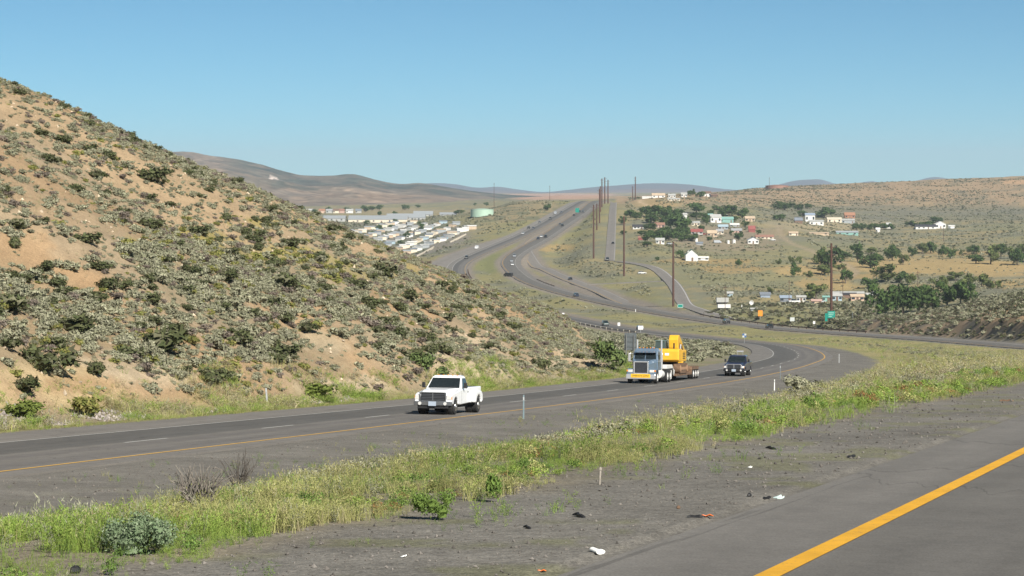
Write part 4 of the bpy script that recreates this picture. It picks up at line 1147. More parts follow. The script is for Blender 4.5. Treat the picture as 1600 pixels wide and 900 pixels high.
X, Y, j, i = cell_sample((GY > 45) & (GY < 150) & (tgrid > 1.5) & (tgrid < 9.5) & (GX > -100) & (GX < 1250), 2400, g, np.clip(70/GY, .2, 2)**2)
stones("gravel_stones", "loose stones on the gravel median slope", X, Y, (.012+.04*g.random(len(X))**3), np.array([.15, .135, .12]), 8)

# --- trees of the valley
def tree_meshes(seed, n, cols, lumps, tall=False, gap=.8):
    """crown and trunk 1 m tall and 1 m wide, to be scaled"""
    g = np.random.default_rng(seed)
    ctr = np.stack([g.uniform(-.30, .30, lumps), g.uniform(-.30, .30, lumps), g.uniform(.24, .80, lumps)], -1)
    ctr[:, :2] *= (1.15-np.abs(ctr[:, 2:3]-.5)*1.1)
    if tall: ctr[:, :2] *= .7
    rad = g.uniform(.13, .23, lumps)
    k = g.integers(0, lumps, n); d = unit(g.normal(size=(n, 3)))
    P = ctr[k]+d*(rad[k]*g.uniform(.45, 1.12, n))[:, None]
    P[:, 2] = np.clip(P[:, 2], .1, 1.0)
    V, T = leaf_tris(P, unit(d+g.normal(0, .5, (n, 3))), .075*g.uniform(.6, 1.4, n), g, 1.4)
    V[:, :2] /= np.abs(V[:, :2]).max(0)*1.9; V[:, 2] /= V[:, 2].max()
    c = np.repeat(np.array(cols)[g.integers(0, len(cols), n)]*g.uniform(.7, 1.3, (n, 1)), 3, 0)
    crown = np_mesh("crown", V, T, m_tree, colors=c)
    bm = bmesh.new()
    bar(bm, (0, 0, -.05), (0, 0, .32), .035, 7, .024)
    for q in range(min(lumps, 6)):
        bar(bm, (0, 0, .2+.02*q), tuple(ctr[q]*np.array([.9, .9, .95])), .018, 5, .006)
    me = bpy.data.meshes.new("trunk"); bm.to_mesh(me); bm.free(); me.materials.append(m_bark)
    return crown, me
TG = [(.066,.108,.032), (.082,.126,.037), (.052,.087,.027)]
TO = [(.125,.15,.05), (.145,.165,.06), (.10,.13,.042)]
TREES = {'d': [tree_meshes(900+i, 900, TG, 9) for i in range(4)], 'o': [tree_meshes(920+i, 750, TO, 8) for i in range(4)], 't': [tree_meshes(940+i, 650, TG, 7, True) for i in range(2)]}
def ordinal(k):
    return ["first","second","third","fourth","fifth","sixth","seventh","eighth","ninth","tenth","eleventh","twelfth","thirteenth","fourteenth","fifteenth","sixteenth","seventeenth","eighteenth","nineteenth","twentieth"][k] if k < 20 else "%d%s" % (k+1, "st" if k % 10 == 0 else "nd" if k % 10 == 1 else "rd" if k % 10 == 2 else "th")
def grove(items, where, group, ymin, kinds='d', seed=0):
    g = np.random.default_rng(seed+1)
    items = sorted(items)
    for k, (px_, py_, w_, h_) in enumerate(items):
        X0, Y0, Z0 = on_ground(px_, py_, ymin)
        kd = kinds[k % len(kinds)]
        if h_ > w_*1.25: kd = 't'
        cr, tr = TREES[kd][int(g.integers(0, len(TREES[kd])))]
        size = "broad " if w_ > 28 else "small " if w_ < 13 else ""
        colr_ = "dark green" if kd in 'dt' else "olive green"
        e = empty("tree", (X0, Y0, Z0-.1), g.uniform(0, 6.28), "%s%s tree, %s from the left %s" % (size, colr_, ordinal(k), where), "tree", group)
        sw, sh = w_/F*Y0*1.25, h_/F*Y0*1.12
        for nm, me in (("crown", cr), ("trunk", tr)):
            o = link(bpy.data.objects.new(nm, me), e); o.scale = (sw, sw, sh)
grove([(1283,413,25,26),(1296,422,37,34),(1311,424,20,12),(1319,404,23,13),(1340,410,22,30),(1360,419,32,23),(1361,396,16,10),(1394,407,25,24),(1411,414,16,16),(1426,400,14,14),(1441,397,17,17),(1454,396,19,18),(1472,401,13,17),(1485,404,17,17),(1503,399,9,9),(1522,397,19,13)],
      "in the tan field", "trees in the tan field", 1000, 'od', 1)
grove([(1525,412,26,14),(1548,413,29,30),(1564,401,23,20),(1577,404,18,18),(1589,414,23,26),(1600,399,20,20),(1612,410,22,24)], "at the right end of the tan field", "trees at the field's right end", 1000, 'do', 2)
grove([(1241,433,16,22),(1238,410,10,10),(1249,412,9,11),(1216,413,9,9),(1264,433,14,10),(1284,430,26,17),(1202,459,11,10)], "in the sparse row left of the field", "sparse trees left of the field", 980, 'o', 3)
grove([(1321,443,20,22),(1330,438,12,12),(1359,451,23,17),(1388,440,40,26),(1408,442,20,18),(1421,445,17,17),(1275,469,30,25)], "near the low house compound", "trees near the compound", 950, 'od', 4)
grove([(1379,496,43,49),(1411,492,46,46),(1437,489,46,42),(1457,486,26,32),(1480,478,35,36),(1501,475,35,34),(1515,473,23,29)], "in the big dark grove behind the mound", "big dark trees behind the mound", 800, 'd', 5)
grove([(1469,448,26,17),(1493,439,23,14),(1512,445,26,17),(1534,448,20,20),(1547,451,17,14),(1558,451,14,13)], "in the row above the dark grove", "trees above the dark grove", 900, 'o', 6)
grove([(1226,328,32,13),(1249,329,14,10),(1262,326,10,8),(1218,344,19,9),(1288,341,29,17),(1254,341,14,12),(1425,355,20,10),(1449,355,23,9),(1462,348,17,9)]+[(1180+z/3.462,359,13,10) for z in range(545, 740, 38)], "around the white farmhouses under the mesa", "trees by the farmhouses", 1700, 'd', 7)
grove([(985,340,20,12),(973,351,12,13),(974,367,12,7),(1010,340,22,18),(1025,341,24,20),(1040,340,20,18),(1056,345,24,18),(1060,361,34,27),(1017,360,18,11),(1012,378,18,18),(1030,379,22,20),(1045,376,22,15),(1062,377,24,15),(1081,377,19,12),(1003,368,14,8),(995,344,16,12),(1018,349,20,14),(1036,350,20,14),(1048,357,22,17),(1070,358,20,16),(1022,370,16,10),(1040,367,18,13),(1056,372,22,16),(1072,370,18,15),(1010,386,16,9)], "in the village grove beside the frontage road", "village grove trees", 1400, 'd', 8)
grove([(1088,334,28,17),(1088,343,22,11),(1103,351,11,17),(1111,338,10,10),(1139,338,27,17),(1160,341,18,16),(1119,331,11,10),(1154,376,13,14),(1215,327,13,9),(1102,348,13,13),(1096,360,10,8),(1148,347,12,9),(1165,354,12,9),(1128,338,12,9),(1142,366,8,6),(1186,366,8,7),(1108,376,8,6)], "among the houses right of the village grove", "trees among the village houses", 1500, 'd', 9)
grove([(1154,416,10,11),(1027,407,7,6),(1064,404,14,13)], "around the white gabled house", "trees near the gabled house", 1200, 'd', 10)
grove([(1078,305.5,7,8),(1083,305.5,7,10),(1094,308,14,9)], "on the hilltop by the white houses", "hilltop trees", 2100, 'd', 11)
grove([(717,335,15,7),(760,322,9,6),(742,322,5,5),(855,329,11,10)], "around the green water tank", "trees by the water tank", 1900, 'd', 12)
grove([(471,332,9,10),(491,335,11,8),(515,331,11,8),(542,332,13,8),(571,331,13,10),(581,330,11,8),(593,329,12,9),(633,328,11,8),(653,325,9,5),(618,337,9,7),(593,337,7,7)], "in the row behind the long grey roofs", "trees behind the long roofs", 2400, 'd', 13)
grove([(593,362,11,11),(659,362,9,13),(635,373,11,9),(573,352,9,8),(612,358,8,7),(603,372,7,7),(648,380,7,7),(668,370,6,7),(625,382,8,7),(686,362,6,6),(582,368,7,7),(640,366,7,6),(700,356,6,6),(617,348,7,6),(655,352,7,6)], "between the mobile homes", "trees in the mobile home park", 1600, 'd', 14)

# ------------------------------------------------------------------ vehicles
tyre_m = mat("tyre_rubber", (.018,.018,.018), .85, var=.2, scale=20)
rim_m = mat("wheel_metal", (.62,.62,.62), .28, 1.0, var=.06)
chrome_m = mat("polished_steel", (.66,.67,.69), .24, .55, var=.04, coat=.3)
glass_m = mat("dark_glass", (.016,.022,.024), .06, 0, var=.1, spec=.6)
black_m = mat("black_trim", (.016,.016,.017), .55, var=.2)
under_m = mat("underbody", (.02,.019,.018), .9, var=.3)
lamp_m = mat("headlamp_glass", (.78,.78,.76), .12, .25, var=.06, coat=.6)
amber_m = mat("amber_lamp", (.75,.26,.03), .3, var=.05)
skin_m = mat("skin", (.46,.27,.19), .6, var=.06)
white_paint = mat("white_paint", (.84,.86,.88), .35, 0, var=.03, coat=.5)
navy_paint = mat("navy_paint", (.022,.024,.052), .28, 0, var=.05, coat=.7)
slate_paint = mat("slate_blue_paint", (.13,.185,.25), .3, .1, var=.05, coat=.6)
yellow_paint = mat("machine_yellow", (.72,.40,.03), .45, 0, var=.08, coat=.2)
rust_m = mat("dusty_steel", (.17,.105,.065), .85, .2, var=.35, scale=5, bump=.2)
white_steel = mat("white_steel", (.68,.67,.64), .5, 0, var=.1)
plate_m = mat("plate_blue_grey", (.36,.42,.50), .4, var=.05)

def arch(cx, r, z0, n=9, rev=False):
    """points of a wheel arch, from +x side to -x side"""
    a0 = math.asin(min(1, max(-1, (z0-.38)/r)))
    p = [(cx+r*math.cos(a), .38+r*math.sin(a)) for a in np.linspace(a0, math.pi-a0, n)]
    return p[::-1] if rev else p

def wheel(parent, x, y, r, wdt, side, rim=rim_m, rr=.58, mname="wheel"):
    bm = bmesh.new(); cyl(bm, (0, 0, 0), (0, 1, 0), r, wdt, 28)
    o = bm_obj(mname, bm, tyre_m, parent, bevel=.045)
    o.location = (x, y, r)
    bm = bmesh.new()
    cyl(bm, (0, side*(wdt/2+.004), 0), (0, 1, 0), r*rr, .02, 24)
    cyl(bm, (0, side*(wdt/2+.03), 0), (0, 1, 0), r*rr*.42, .05, 16)
    bm_obj("rim", bm, rim, o, bevel=.008)
    return o

def pickup(name, paint, label, crew=False, dually=True, trim=chrome_m):
    root = empty(name, (0, 0, 0), 0, label, "pickup truck")
    P = []
    cab_r = -1.35 if crew else -.52
    # front body and cab sides
    fa, ra = 2.02, -1.78
    prof = [(cab_r, .52), (cab_r, 1.24), (.92, 1.25), (1.6, 1.17), (2.6, 1.07), (2.84, .98), (2.90, .80), (2.90, .56)]+arch(fa, .50, .50)+[(1.2, .47)]
    bm = bmesh.new(); prism(bm, prof, -.97, .97); bm_obj("body", bm, paint, root, bevel=.055, seg=3)
    # hood: higher in the middle, dropping to the fenders
    bm = bmesh.new()
    def sec(x, wd, top): return [(x, -wd, .72), (x, -wd, top-.13), (x, -wd+.16, top), (x, wd-.16, top), (x, wd, top-.13), (x, wd, .72)]
    loft(bm, [sec(.94, .84, 1.315), (sec(1.8, .80, 1.29)), sec(2.6, .74, 1.24), sec(2.88, .70, 1.17), sec(2.925, .68, 1.08)])
    bm_obj("hood", bm, paint, root, bevel=.03)
    # grille with cross bars
    bm = bmesh.new()
    prism(bm, [(-.66, .70), (-.60, 1.10), (.60, 1.10), (.66, .70)], 2.925, 2.955, axis='x'); gr = bm_obj("grille", bm, black_m, root, bevel=.01)
    bm = bmesh.new()
    for z in (.77, .85, .93, 1.01): box(bm, 2.957, 2.968, -.6, .6, z-.012, z+.012)
    bm_obj("grille_bars", bm, mat("dark_chrome", (.22,.24,.27), .3, .8), gr)
    bm = bmesh.new(); box(bm, 2.956, 2.975, -.022, .022, .71, 1.09)
    for y0, y1, z0, z1 in ((-.66, .66, 1.09, 1.13), (-.70, -.645, .69, 1.12), (.645, .70, .69, 1.12)): box(bm, 2.93, 2.978, y0, y1, z0, z1)
    bm_obj("grille_surround", bm, trim if not crew else chrome_m, gr, bevel=.008)
    for s in (-1, 1):
        bm = bmesh.new(); prism(bm, [(s*.715, .76), (s*.715, .98), (s*.90, .96), (s*.955, .84), (s*.955, .76)], 2.86, 2.925, axis='x')
        h = bm_obj("headlight", bm, lamp_m, root, bevel=.012)
        bm = bmesh.new(); box(bm, 2.80, 2.885, s*.957, s*.975, .76, .93); bm_obj("turn_signal", bm, amber_m, h)
    # bumper with plate and fog lamps
    bm = bmesh.new(); loft(bm, [[(2.80, y, .46), (2.98+.06*(1-abs(y)), y, .46), (2.99+.06*(1-abs(y)), y, .66), (2.82, y, .68)] for y in (-.99, -.9, -.5, 0, .5, .9, .99)])
    bp_ = bm_obj("front_bumper", bm, trim, root, bevel=.02)
    bm = bmesh.new(); box(bm, 3.045, 3.075, -.20, .20, .44, .66); bm_obj("licence_plate", bm, plate_m, bp_, bevel=.004)
    for s in (-1, 1):
        bm = bmesh.new(); cyl(bm, (3.03, s*.66, .56), (1, 0, 0), .085, .03, 16); bm_obj("fog_lamp", bm, lamp_m, bp_)
    bm = bmesh.new(); box(bm, 2.75, 2.95, -.8, .8, .30, .45); bm_obj("air_dam", bm, black_m, root, bevel=.02)
    # cab above the belt line
    rf, rr_ = .22, (cab_r+.10)
    def ring(z, xf, xr, hw): return [(xf, -hw, z), (xf, hw, z), (xr, hw, z), (xr, -hw, z)]
    bm = bmesh.new()
    loft(bm, [ring(1.24, .96, cab_r+.005, .945), ring(1.84, rf+.08, rr_, .775), ring(1.92, rf-.06, rr_-.0+.06, .70), ring(1.945, rf-.3, rr_+.2, .55)])
    bm_obj("cab", bm, paint, root, bevel=.035)
    def face(z, front=True):
        u = (z-1.24)/.6
        return (.96+(rf+.08-.96)*u, cab_r+.005+(rr_-cab_r-.005)*u, .945+(.775-.945)*u)
    f0, f1 = face(1.30), face(1.80)
    bm = bmesh.new(); pane(bm, [(f0[0], -f0[2]+.09, 1.30), (f0[0], f0[2]-.09, 1.30), (f1[0], f1[2]-.06, 1.80), (f1[0], -f1[2]+.06, 1.80)], .004)
    ws = bm_obj("windscreen", bm, glass_m, root)
    bm = bmesh.new(); bar(bm, (f0[0]+.03, -.5, 1.31), (f0[0]-.10, .1, 1.40), .012, 6); bar(bm, (f0[0]+.03, .1, 1.31), (f0[0]-.10, .65, 1.40), .012, 6); bm_obj("wiper", bm, black_m, ws)
    spans = [(.66, -.42)] if not crew else [(.66, -.28), (-.38, -1.22)]
    for s in (-1, 1):
        for q, (xa, xb) in enumerate(spans):
            g0, g1 = face(1.31), face(1.79)
            xt = min(xa, .27) if q == 0 else xa
            pts = [(xa, s*g0[2], 1.31), (xb, s*g0[2], 1.31), (max(xb, g1[1]+.1), s*g1[2], 1.79), (xt, s*g1[2], 1.79)]
            if s > 0: pts = pts
            else: pts = pts[::-1]
            bm = bmesh.new(); pane(bm, pts, .004)
            dr = bm_obj("side_window", bm, glass_m, root)
            bm = bmesh.new(); xd = xb+.12
            box(bm, xd-.1, xd+.08, s*.972-.012, s*.972+.012, 1.07, 1.12); bm_obj("door_handle", bm, black_m, root, bevel=.006)
            bm = bmesh.new()
            box(bm, xb-.022, xb-.008, s*.9715-.002, s*.9715+.002, .56, 1.22)
            if q == 0: box(bm, .93, .944, s*.9715-.002, s*.9715+.002, .56, 1.20)
            bm_obj("door_gap", bm, black_m, root)
        bm = bmesh.new()
        box(bm, .70, .78, s*1.04-.02 if s > 0 else s*1.20, s*1.20 if s > 0 else s*1.04+.02, 1.30, 1.58)
        mi_ = bm_obj("wing_mirror", bm, black_m, root, bevel=.03)
        bm = bmesh.new(); bar(bm, (.72, s*.92, 1.30), (.74, s*1.06, 1.40), .018, 6); bm_obj("mirror_arm", bm, black_m, mi_)
    g0, g1 = face(1.34), face(1.76)
    bm = bmesh.new(); pane(bm, [(g0[1], g0[2]-.12, 1.34), (g0[1], -g0[2]+.12, 1.34), (g1[1], -g1[2]+.1, 1.76), (g1[1], g1[2]-.1, 1.76)], .004)
    bm_obj("rear_window", bm, glass_m, root)
    if not crew:
        for y in (-.5, -.25, 0, .25, .5):
            bm = bmesh.new(); box(bm, .02, .12, y-.035, y+.035, 1.925, 1.965); bm_obj("roof_marker_lamp", bm, amber_m, root, bevel=.012)
    # bed
    bx1 = cab_r-.05
    prof = [(-3.0, .56), (-3.0, 1.34), (bx1, 1.34), (bx1, .54)]+arch(ra, .52, .50)
    bm = bmesh.new(); prism(bm, prof, -.97, .97); bd = bm_obj("bed", bm, paint, root, bevel=.05, seg=3)
    bm = bmesh.new(); box(bm, -2.9, bx1-.08, -.86, .86, 1.330, 1.343); bm_obj("bed_liner", bm, black_m, bd)
    if dually:
        for s in (-1, 1):
            prof = [(-2.62, .60), (-2.55, .98), (-2.30, 1.12), (-1.28, 1.12), (-1.02, .98), (-.95, .56)]+arch(ra, .54, .50)
            bm = bmesh.new(); prism(bm, prof, s*.955, s*1.19); bm_obj("rear_fender", bm, paint, root, bevel=.07, seg=3)
    bm = bmesh.new(); box(bm, -3.1, -2.96, -.93, .93, .5, .66); bm_obj("rear_bumper", bm, trim, root, bevel=.02)
    bm = bmesh.new(); box(bm, -2.8, 2.5, -.72, .72, .33, .62)
    for s in (-1, 1):
        for cx in (fa, ra): cyl(bm, (cx, s*.70, .45), (0, 1, 0), .49, .30, 20)
    bm_obj("underbody", bm, under_m, root)
    for s in (-1, 1):
        wheel(root, fa, s*.83, .39, .25, s)
        wheel(root, ra, s*(.93 if dually else .83), .39, .46 if dually else .26, s)
    return root

def place_on(rd, root, Y=None, s=None, t=0.0, oncoming=True, z=0.0):
    s = rd.s_of_Y(Y) if s is None else s
    p = rd.at(s, t); q = rd.at(s+3, t)
    d = Vector(q)-Vector(p)
    if oncoming: d = -d
    d.normalize()
    up = Vector((0, 0, 1)); yv = up.cross(d).normalized(); zv = d.cross(yv)
    M = Matrix((d, yv, zv)).transposed().to_4x4(); M.translation = Vector(p)+Vector((0, 0, .012+z))
    root.matrix_world = M
    return M

def s_at_px(rd, px, t, Y0, Y1):
    ss = np.linspace(rd.s_of_Y(Y0), rd.s_of_Y(Y1), 400)
    P = rd.at(ss, t); x = 800+F*P[:, 0]/P[:, 1]
    return ss[np.argmin(np.abs(x-px))]

wt = pickup("pickup_truck", white_paint, "white pickup truck with dual rear wheels driving toward the viewer in the left lane", trim=mat("bumper_steel", (.30,.31,.32), .35, .8))
sw = s_at_px(SB, 700, -2.0, 90, 180)
M_ = place_on(SB, wt, s=sw, t=-2.0)
# driver seen through the side window
def person(name, label, M, loc):
    sk = bmesh.new()
    bm = bmesh.new()
    def ringp(c, rx, ry, n=12): return [(c[0]+rx*math.cos(2*math.pi*i/n), c[1]+ry*math.sin(2*math.pi*i/n), c[2]) for i in range(n)]
    loft(bm, [ringp((0, 0, -.05), .15, .20), ringp((0, 0, .2), .14, .21), ringp((-.02, 0, .42), .12, .23), ringp((-.02, 0, .50), .09, .17), ringp((-.01, 0, .54), .055, .06), ringp((0, 0, .60), .055, .058),
              ringp((.02, 0, .64), .09, .075), ringp((.02, 0, .72), .105, .082), ringp((.01, 0, .80), .095, .075), ringp((0, 0, .85), .05, .04)])
    body = bm_obj(name, bm, skin_m, None, smooth=True)
    sk.free()
    bm = bmesh.new(); loft(bm, [ringp((0, 0, -.06), .165, .215), ringp((0, 0, .2), .155, .225), ringp((-.02, 0, .42), .135, .245), ringp((-.02, 0, .49), .10, .18)])
    bar(bm, (0, .24, .42), (.12, .30, .18), .055, 10, .045); bar(bm, (.12, .30, .18), (.36, .22, .22), .045, 10, .038)
    bar(bm, (0, -.24, .42), (.12, -.30, .18), .055, 10, .045); bar(bm, (.12, -.30, .18), (.36, -.18, .22), .045, 10, .038)
    bm_obj("shirt", bm, mat("tan_shirt", (.42,.30,.22), .9), body, smooth=True)
    bm = bmesh.new(); loft(bm, [ringp((-.03, 0, .70), .095, .088), ringp((-.02, 0, .80), .105, .084), ringp((-.01, 0, .86), .06, .05)]); bm_obj("hair", bm, mat("dark_hair", (.05,.035,.025), .8), body, smooth=True)
    body.matrix_world = M @ Matrix.Translation(loc)
    tag(body, label, "person"); return body

dk = pickup("pickup_truck", navy_paint, "dark navy crew cab pickup truck driving behind the truck with the excavator", crew=True, dually=False, trim=black_m)
place_on(SB, dk, s=s_at_px(SB, 1153, -2.3, 170, 250), t=-2.3)
bm = bmesh.new()
for y in (-.25, .25): bar(bm, (-1.5, y, 1.30), (-1.5, y, 2.35), .02, 6)
box(bm, -1.56, -1.44, -.32, .32, 2.2, 2.34)
bm_obj("roof_rack_post", bm, chrome_m, dk, bevel=.01)

# semi truck, conventional day cab
def text_mesh(txt, size, m, parent, M, ext=.008):
    cu_ = bpy.data.curves.new("lettering", 'FONT'); cu_.body = txt; cu_.size = size; cu_.extrude = ext
    cu_.align_x = 'CENTER'; cu_.align_y = 'CENTER'
    tmp = bpy.data.objects.new("tmp", cu_); COL.objects.link(tmp)
    dg = bpy.context.evaluated_depsgraph_get(); me = bpy.data.meshes.new_from_object(tmp.evaluated_get(dg))
    bpy.data.objects.remove(tmp); me.materials.clear(); me.materials.append(m)
    o = link(bpy.data.objects.new("lettering", me), parent); o.matrix_local = M
    return o
FACE_X = Matrix(((0, 0, 1, 0), (1, 0, 0, 0), (0, 1, 0, 0), (0, 0, 0, 1)))     # text plane facing +x, reading along +y
st = empty("semi_truck", (0, 0, 0), 0, "slate blue semi truck with a chrome grille and yellow banner on its bumper", "truck")
bm = bmesh.new()
def hs(x, w, zt): return [(x, -w, .75), (x, -w, zt-.2), (x, -w+.18, zt), (x, w-.18, zt), (x, w, zt-.2), (x, w, .75)]
loft(bm, [hs(2.05, .98, 1.98), hs(2.8, .86, 1.92), hs(3.6, .66, 1.82), hs(3.92, .60, 1.74)]); bm_obj("hood", bm, slate_paint, st, bevel=.05, seg=3)
bm = bmesh.new(); box(bm, 3.925, 3.96, -.52, .52, .86, 1.72); gr = bm_obj("grille", bm, mat("grille_dark", (.05,.05,.055), .4, .5), st)
bm = bmesh.new()
for y in np.linspace(-.48, .48, 15): box(bm, 3.962, 3.975, y-.009, y+.009, .88, 1.70)
bm_obj("grille_bars", bm, mat("dark_chrome", (.22,.24,.27), .3, .8), gr)
bm = bmesh.new()
for a in ((-.62, -.52, .82, 1.80), (.52, .62, .82, 1.80), (-.62, .62, 1.72, 1.81), (-.62, .62, .78, .86)): box(bm, 3.90, 3.99, a[0], a[1], a[2], a[3])
bm_obj("grille_surround", bm, chrome_m, gr, bevel=.015)
for s in (-1, 1):
    prof = [(3.92, .55), (3.92, 1.02), (3.75, 1.16), (3.2, 1.20), (2.6, 1.14), (2.35, .95), (2.30, .60)]+[(3.0+.60*math.cos(a), .50+.60*math.sin(a)) for a in np.linspace(2.9, .25, 9)]
    bm = bmesh.new(); prism(bm, prof, s*.62, s*1.20); fe = bm_obj("fender", bm, slate_paint, st, bevel=.06, seg=3)
    bm = bmesh.new(); box(bm, 3.90, 3.965, s*.74-.12, s*.74+.12 + (s*.14), .93, 1.10) if False else box(bm, 3.90, 3.965, min(s*.70, s*1.08), max(s*.70, s*1.08), .90, 1.12)
    bm_obj("headlight", bm, lamp_m, fe, bevel=.03)
    bm = bmesh.new(); box(bm, 3.80, 3.92, min(s*1.09, s*1.215), max(s*1.09, s*1.215), .95, 1.10); bm_obj("turn_signal", bm, amber_m, fe, bevel=.02)
bm = bmesh.new(); box(bm, 3.86, 4.10, -1.22, 1.22, .36, .74); bu = bm_obj("front_bumper", bm, chrome_m, st, bevel=.04)
bm = bmesh.new(); box(bm, 4.103, 4.118, -.80, .80, .48, .78); bn = bm_obj("banner", bm, mat("banner_yellow", (.80,.47,.02), .6), st)
text_mesh("OVERSIZE LOAD", .19, black_m, bn, Matrix.Translation((4.120, 0, .63)) @ FACE_X)
def cring(z, xf, xr, hw): return [(xf, -hw, z), (xf, hw, z), (xr, hw, z), (xr, -hw, z)]
bm = bmesh.new()
loft(bm, [cring(.75, 2.02, .45, 1.05), cring(1.90, 2.04, .40, 1.06), cring(2.62, 1.72, .40, .98), cring(2.80, 1.50, .46, .90), cring(2.86, 1.3, .6, .70)])
bm_obj("cab", bm, slate_paint, st, bevel=.05, seg=3)
for s in (-1, 1):
    y0, y1 = (.04, .90)
    pts = [(2.03, s*y0, 1.98), (2.03, s*y1, 1.98), (1.76, s*.84, 2.54), (1.76, s*y0, 2.54)]
    bm = bmesh.new(); pane(bm, pts if s > 0 else pts[::-1], .012); bm_obj("windscreen", bm, glass_m, st)
    pts = [(1.75, s*1.06, 1.95), (.75, s*1.06, 1.95), (.75, s*1.0, 2.50), (1.6, s*1.0, 2.50)]
    bm = bmesh.new(); pane(bm, pts if s > 0 else pts[::-1], .01); bm_obj("side_window", bm, glass_m, st)
    bm = bmesh.new(); box(bm, 1.95, 2.02, min(s*1.25, s*1.45), max(s*1.25, s*1.45), 1.75, 2.45); mi_ = bm_obj("wing_mirror", bm, chrome_m, st, bevel=.03)
    bm = bmesh.new(); bar(bm, (1.95, s*1.02, 2.4), (1.98, s*1.3, 2.4), .02, 6); bar(bm, (1.95, s*1.02, 1.8), (1.98, s*1.3, 1.8), .02, 6); bm_obj("mirror_arm", bm, chrome_m, mi_)
    bm = bmesh.new(); bar(bm, (.22, s*1.02, .9), (.22, s*1.02, 3.55), .075, 14); bar(bm, (.22, s*1.02, 1.2), (.22, s*1.02, 2.5), .11, 14); bm_obj("exhaust_stack", bm, chrome_m, st)
    bm = bmesh.new(); cyl(bm, (.9, s*1.0, .72), (1, 0, 0), .33, 1.3, 24); bm_obj("fuel_tank", bm, white_steel, st, bevel=.03)
bm = bmesh.new(); prism(bm, [(1.78, 2.56), (2.16, 2.50), (2.16, 2.53), (1.76, 2.62)], -.92, .92); bm_obj("sun_visor", bm, slate_paint, st)
for y in (-.6, -.3, 0, .3, .6):
    bm = bmesh.new(); box(bm, 1.28, 1.4, y-.04, y+.04, 2.85, 2.93); bm_obj("roof_marker_lamp", bm, amber_m, st, bevel=.015)
bm = bmesh.new(); cyl(bm, (1.0, .45, 2.93), (1, 0, 0), .05, .6, 10); bm_obj("air_horn", bm, chrome_m, st)
bm = bmesh.new(); box(bm, -3.7, 3.8, -.45, .45, .62, .92); box(bm, -2.9, -1.6, -.5, .5, .92, 1.05); bm_obj("chassis_frame", bm, under_m, st)
for s in (-1, 1):
    wheel(st, 3.0, s*1.06, .50, .30, s, white_steel, .6)
    for x in (-1.7, -3.0): wheel(st, x, s*.95, .50, .56, s, white_steel, .6)
    bm = bmesh.new(); box(bm, -3.72, -3.69, min(s*.68, s*1.22), max(s*.68, s*1.22), .25, .95); bm_obj("mud_flap", bm, white_steel, st)
sst_ = s_at_px(SB, 1001, -5.55, 150, 245)
place_on(SB, st, s=sst_+4.0, t=-5.55)
# trailer and machine follow the road behind the truck
def s_back(d): return sst_+4.0+d
tr = empty("lowboy_trailer", (0, 0, 0), 0, "white lowboy trailer with a low deck coupled behind the blue truck", "trailer")
bm = bmesh.new()
prism(bm, [(5.6, 1.10), (5.6, 1.42), (2.6, 1.42), (2.1, 1.15), (1.9, .52), (1.6, .52), (1.45, .9), (2.3, 1.10)], -1.05, 1.05); bm_obj("gooseneck", bm, white_steel, tr, bevel=.04)
bm = bmesh.new(); box(bm, -6.2, 1.7, -1.3, 1.3, .42, .62); box(bm, -6.3, -6.2, -1.3, 1.3, .42, .9); bm_obj("deck", bm, rust_m, tr, bevel=.02)
bm = bmesh.new(); prism(bm, [(-6.2, .6), (-6.6, 1.12), (-10.4, 1.12), (-10.4, .82), (-6.8, .82), (-6.4, .45)], -1.25, 1.25); bm_obj("rear_deck", bm, rust_m, tr, bevel=.02)
for s in (-1, 1):
    for x in (-7.5, -8.8, -10.0): wheel(tr, x, s*1.0, .45, .5, s, white_steel, .62)
    for x in (-10.42,):
        bm = bmesh.new(); box(bm, x-.03, x, min(s*.7, s*1.1), max(s*.7, s*1.1), .85, 1.0); bm_obj("tail_lamp", bm, mat("red_lamp", (.4,.02,.02), .4), tr)
place_on(SB, tr, s=s_back(7.6), t=-5.55)
ex = empty("excavator", (0, 0, 0), 0, "yellow tracked excavator loaded on the lowboy trailer with its boom folded", "excavator")
for s in (-1, 1):
    prof = [(-1.75+.42*math.cos(a), .42+.42*math.sin(a)) for a in np.linspace(math.pi/2, 3*math.pi/2, 9)]+[(1.75+.42*math.cos(a), .42+.42*math.sin(a)) for a in np.linspace(-math.pi/2, math.pi/2, 9)]
    bm = bmesh.new(); prism(bm, prof, s*.80, s*1.38)
    tk = bm_obj("track", bm, rust_m, ex, bevel=.02)
    bm = bmesh.new()
    for x in np.linspace(-1.7, 1.7, 16):
        box(bm, x-.03, x+.03, min(s*.79, s*1.39), max(s*.79, s*1.39), .835, .875)
    bm_obj("track_shoes", bm, rust_m, tk)
    for x in (-1.75, 1.75):
        bm = bmesh.new(); cyl(bm, (x, s*1.39, .42), (0, 1, 0), .30, .06, 18); bm_obj("sprocket", bm, mat("pale_rust", (.36,.22,.13), .8, .1), tk, bevel=.01)
    bm = bmesh.new(); box(bm, -1.3, 1.3, min(s*1.381, s*1.41), max(s*1.381, s*1.41), .30, .55); bm_obj("track_frame", bm, mat("pale_rust", (.36,.22,.13), .8, .1), tk, bevel=.02)
bm = bmesh.new(); box(bm, -.9, .9, -.85, .85, .35, .75); cyl(bm, (0, 0, .86), (0, 0, 1), .75, .25, 24); bm_obj("undercarriage", bm, under_m, ex)
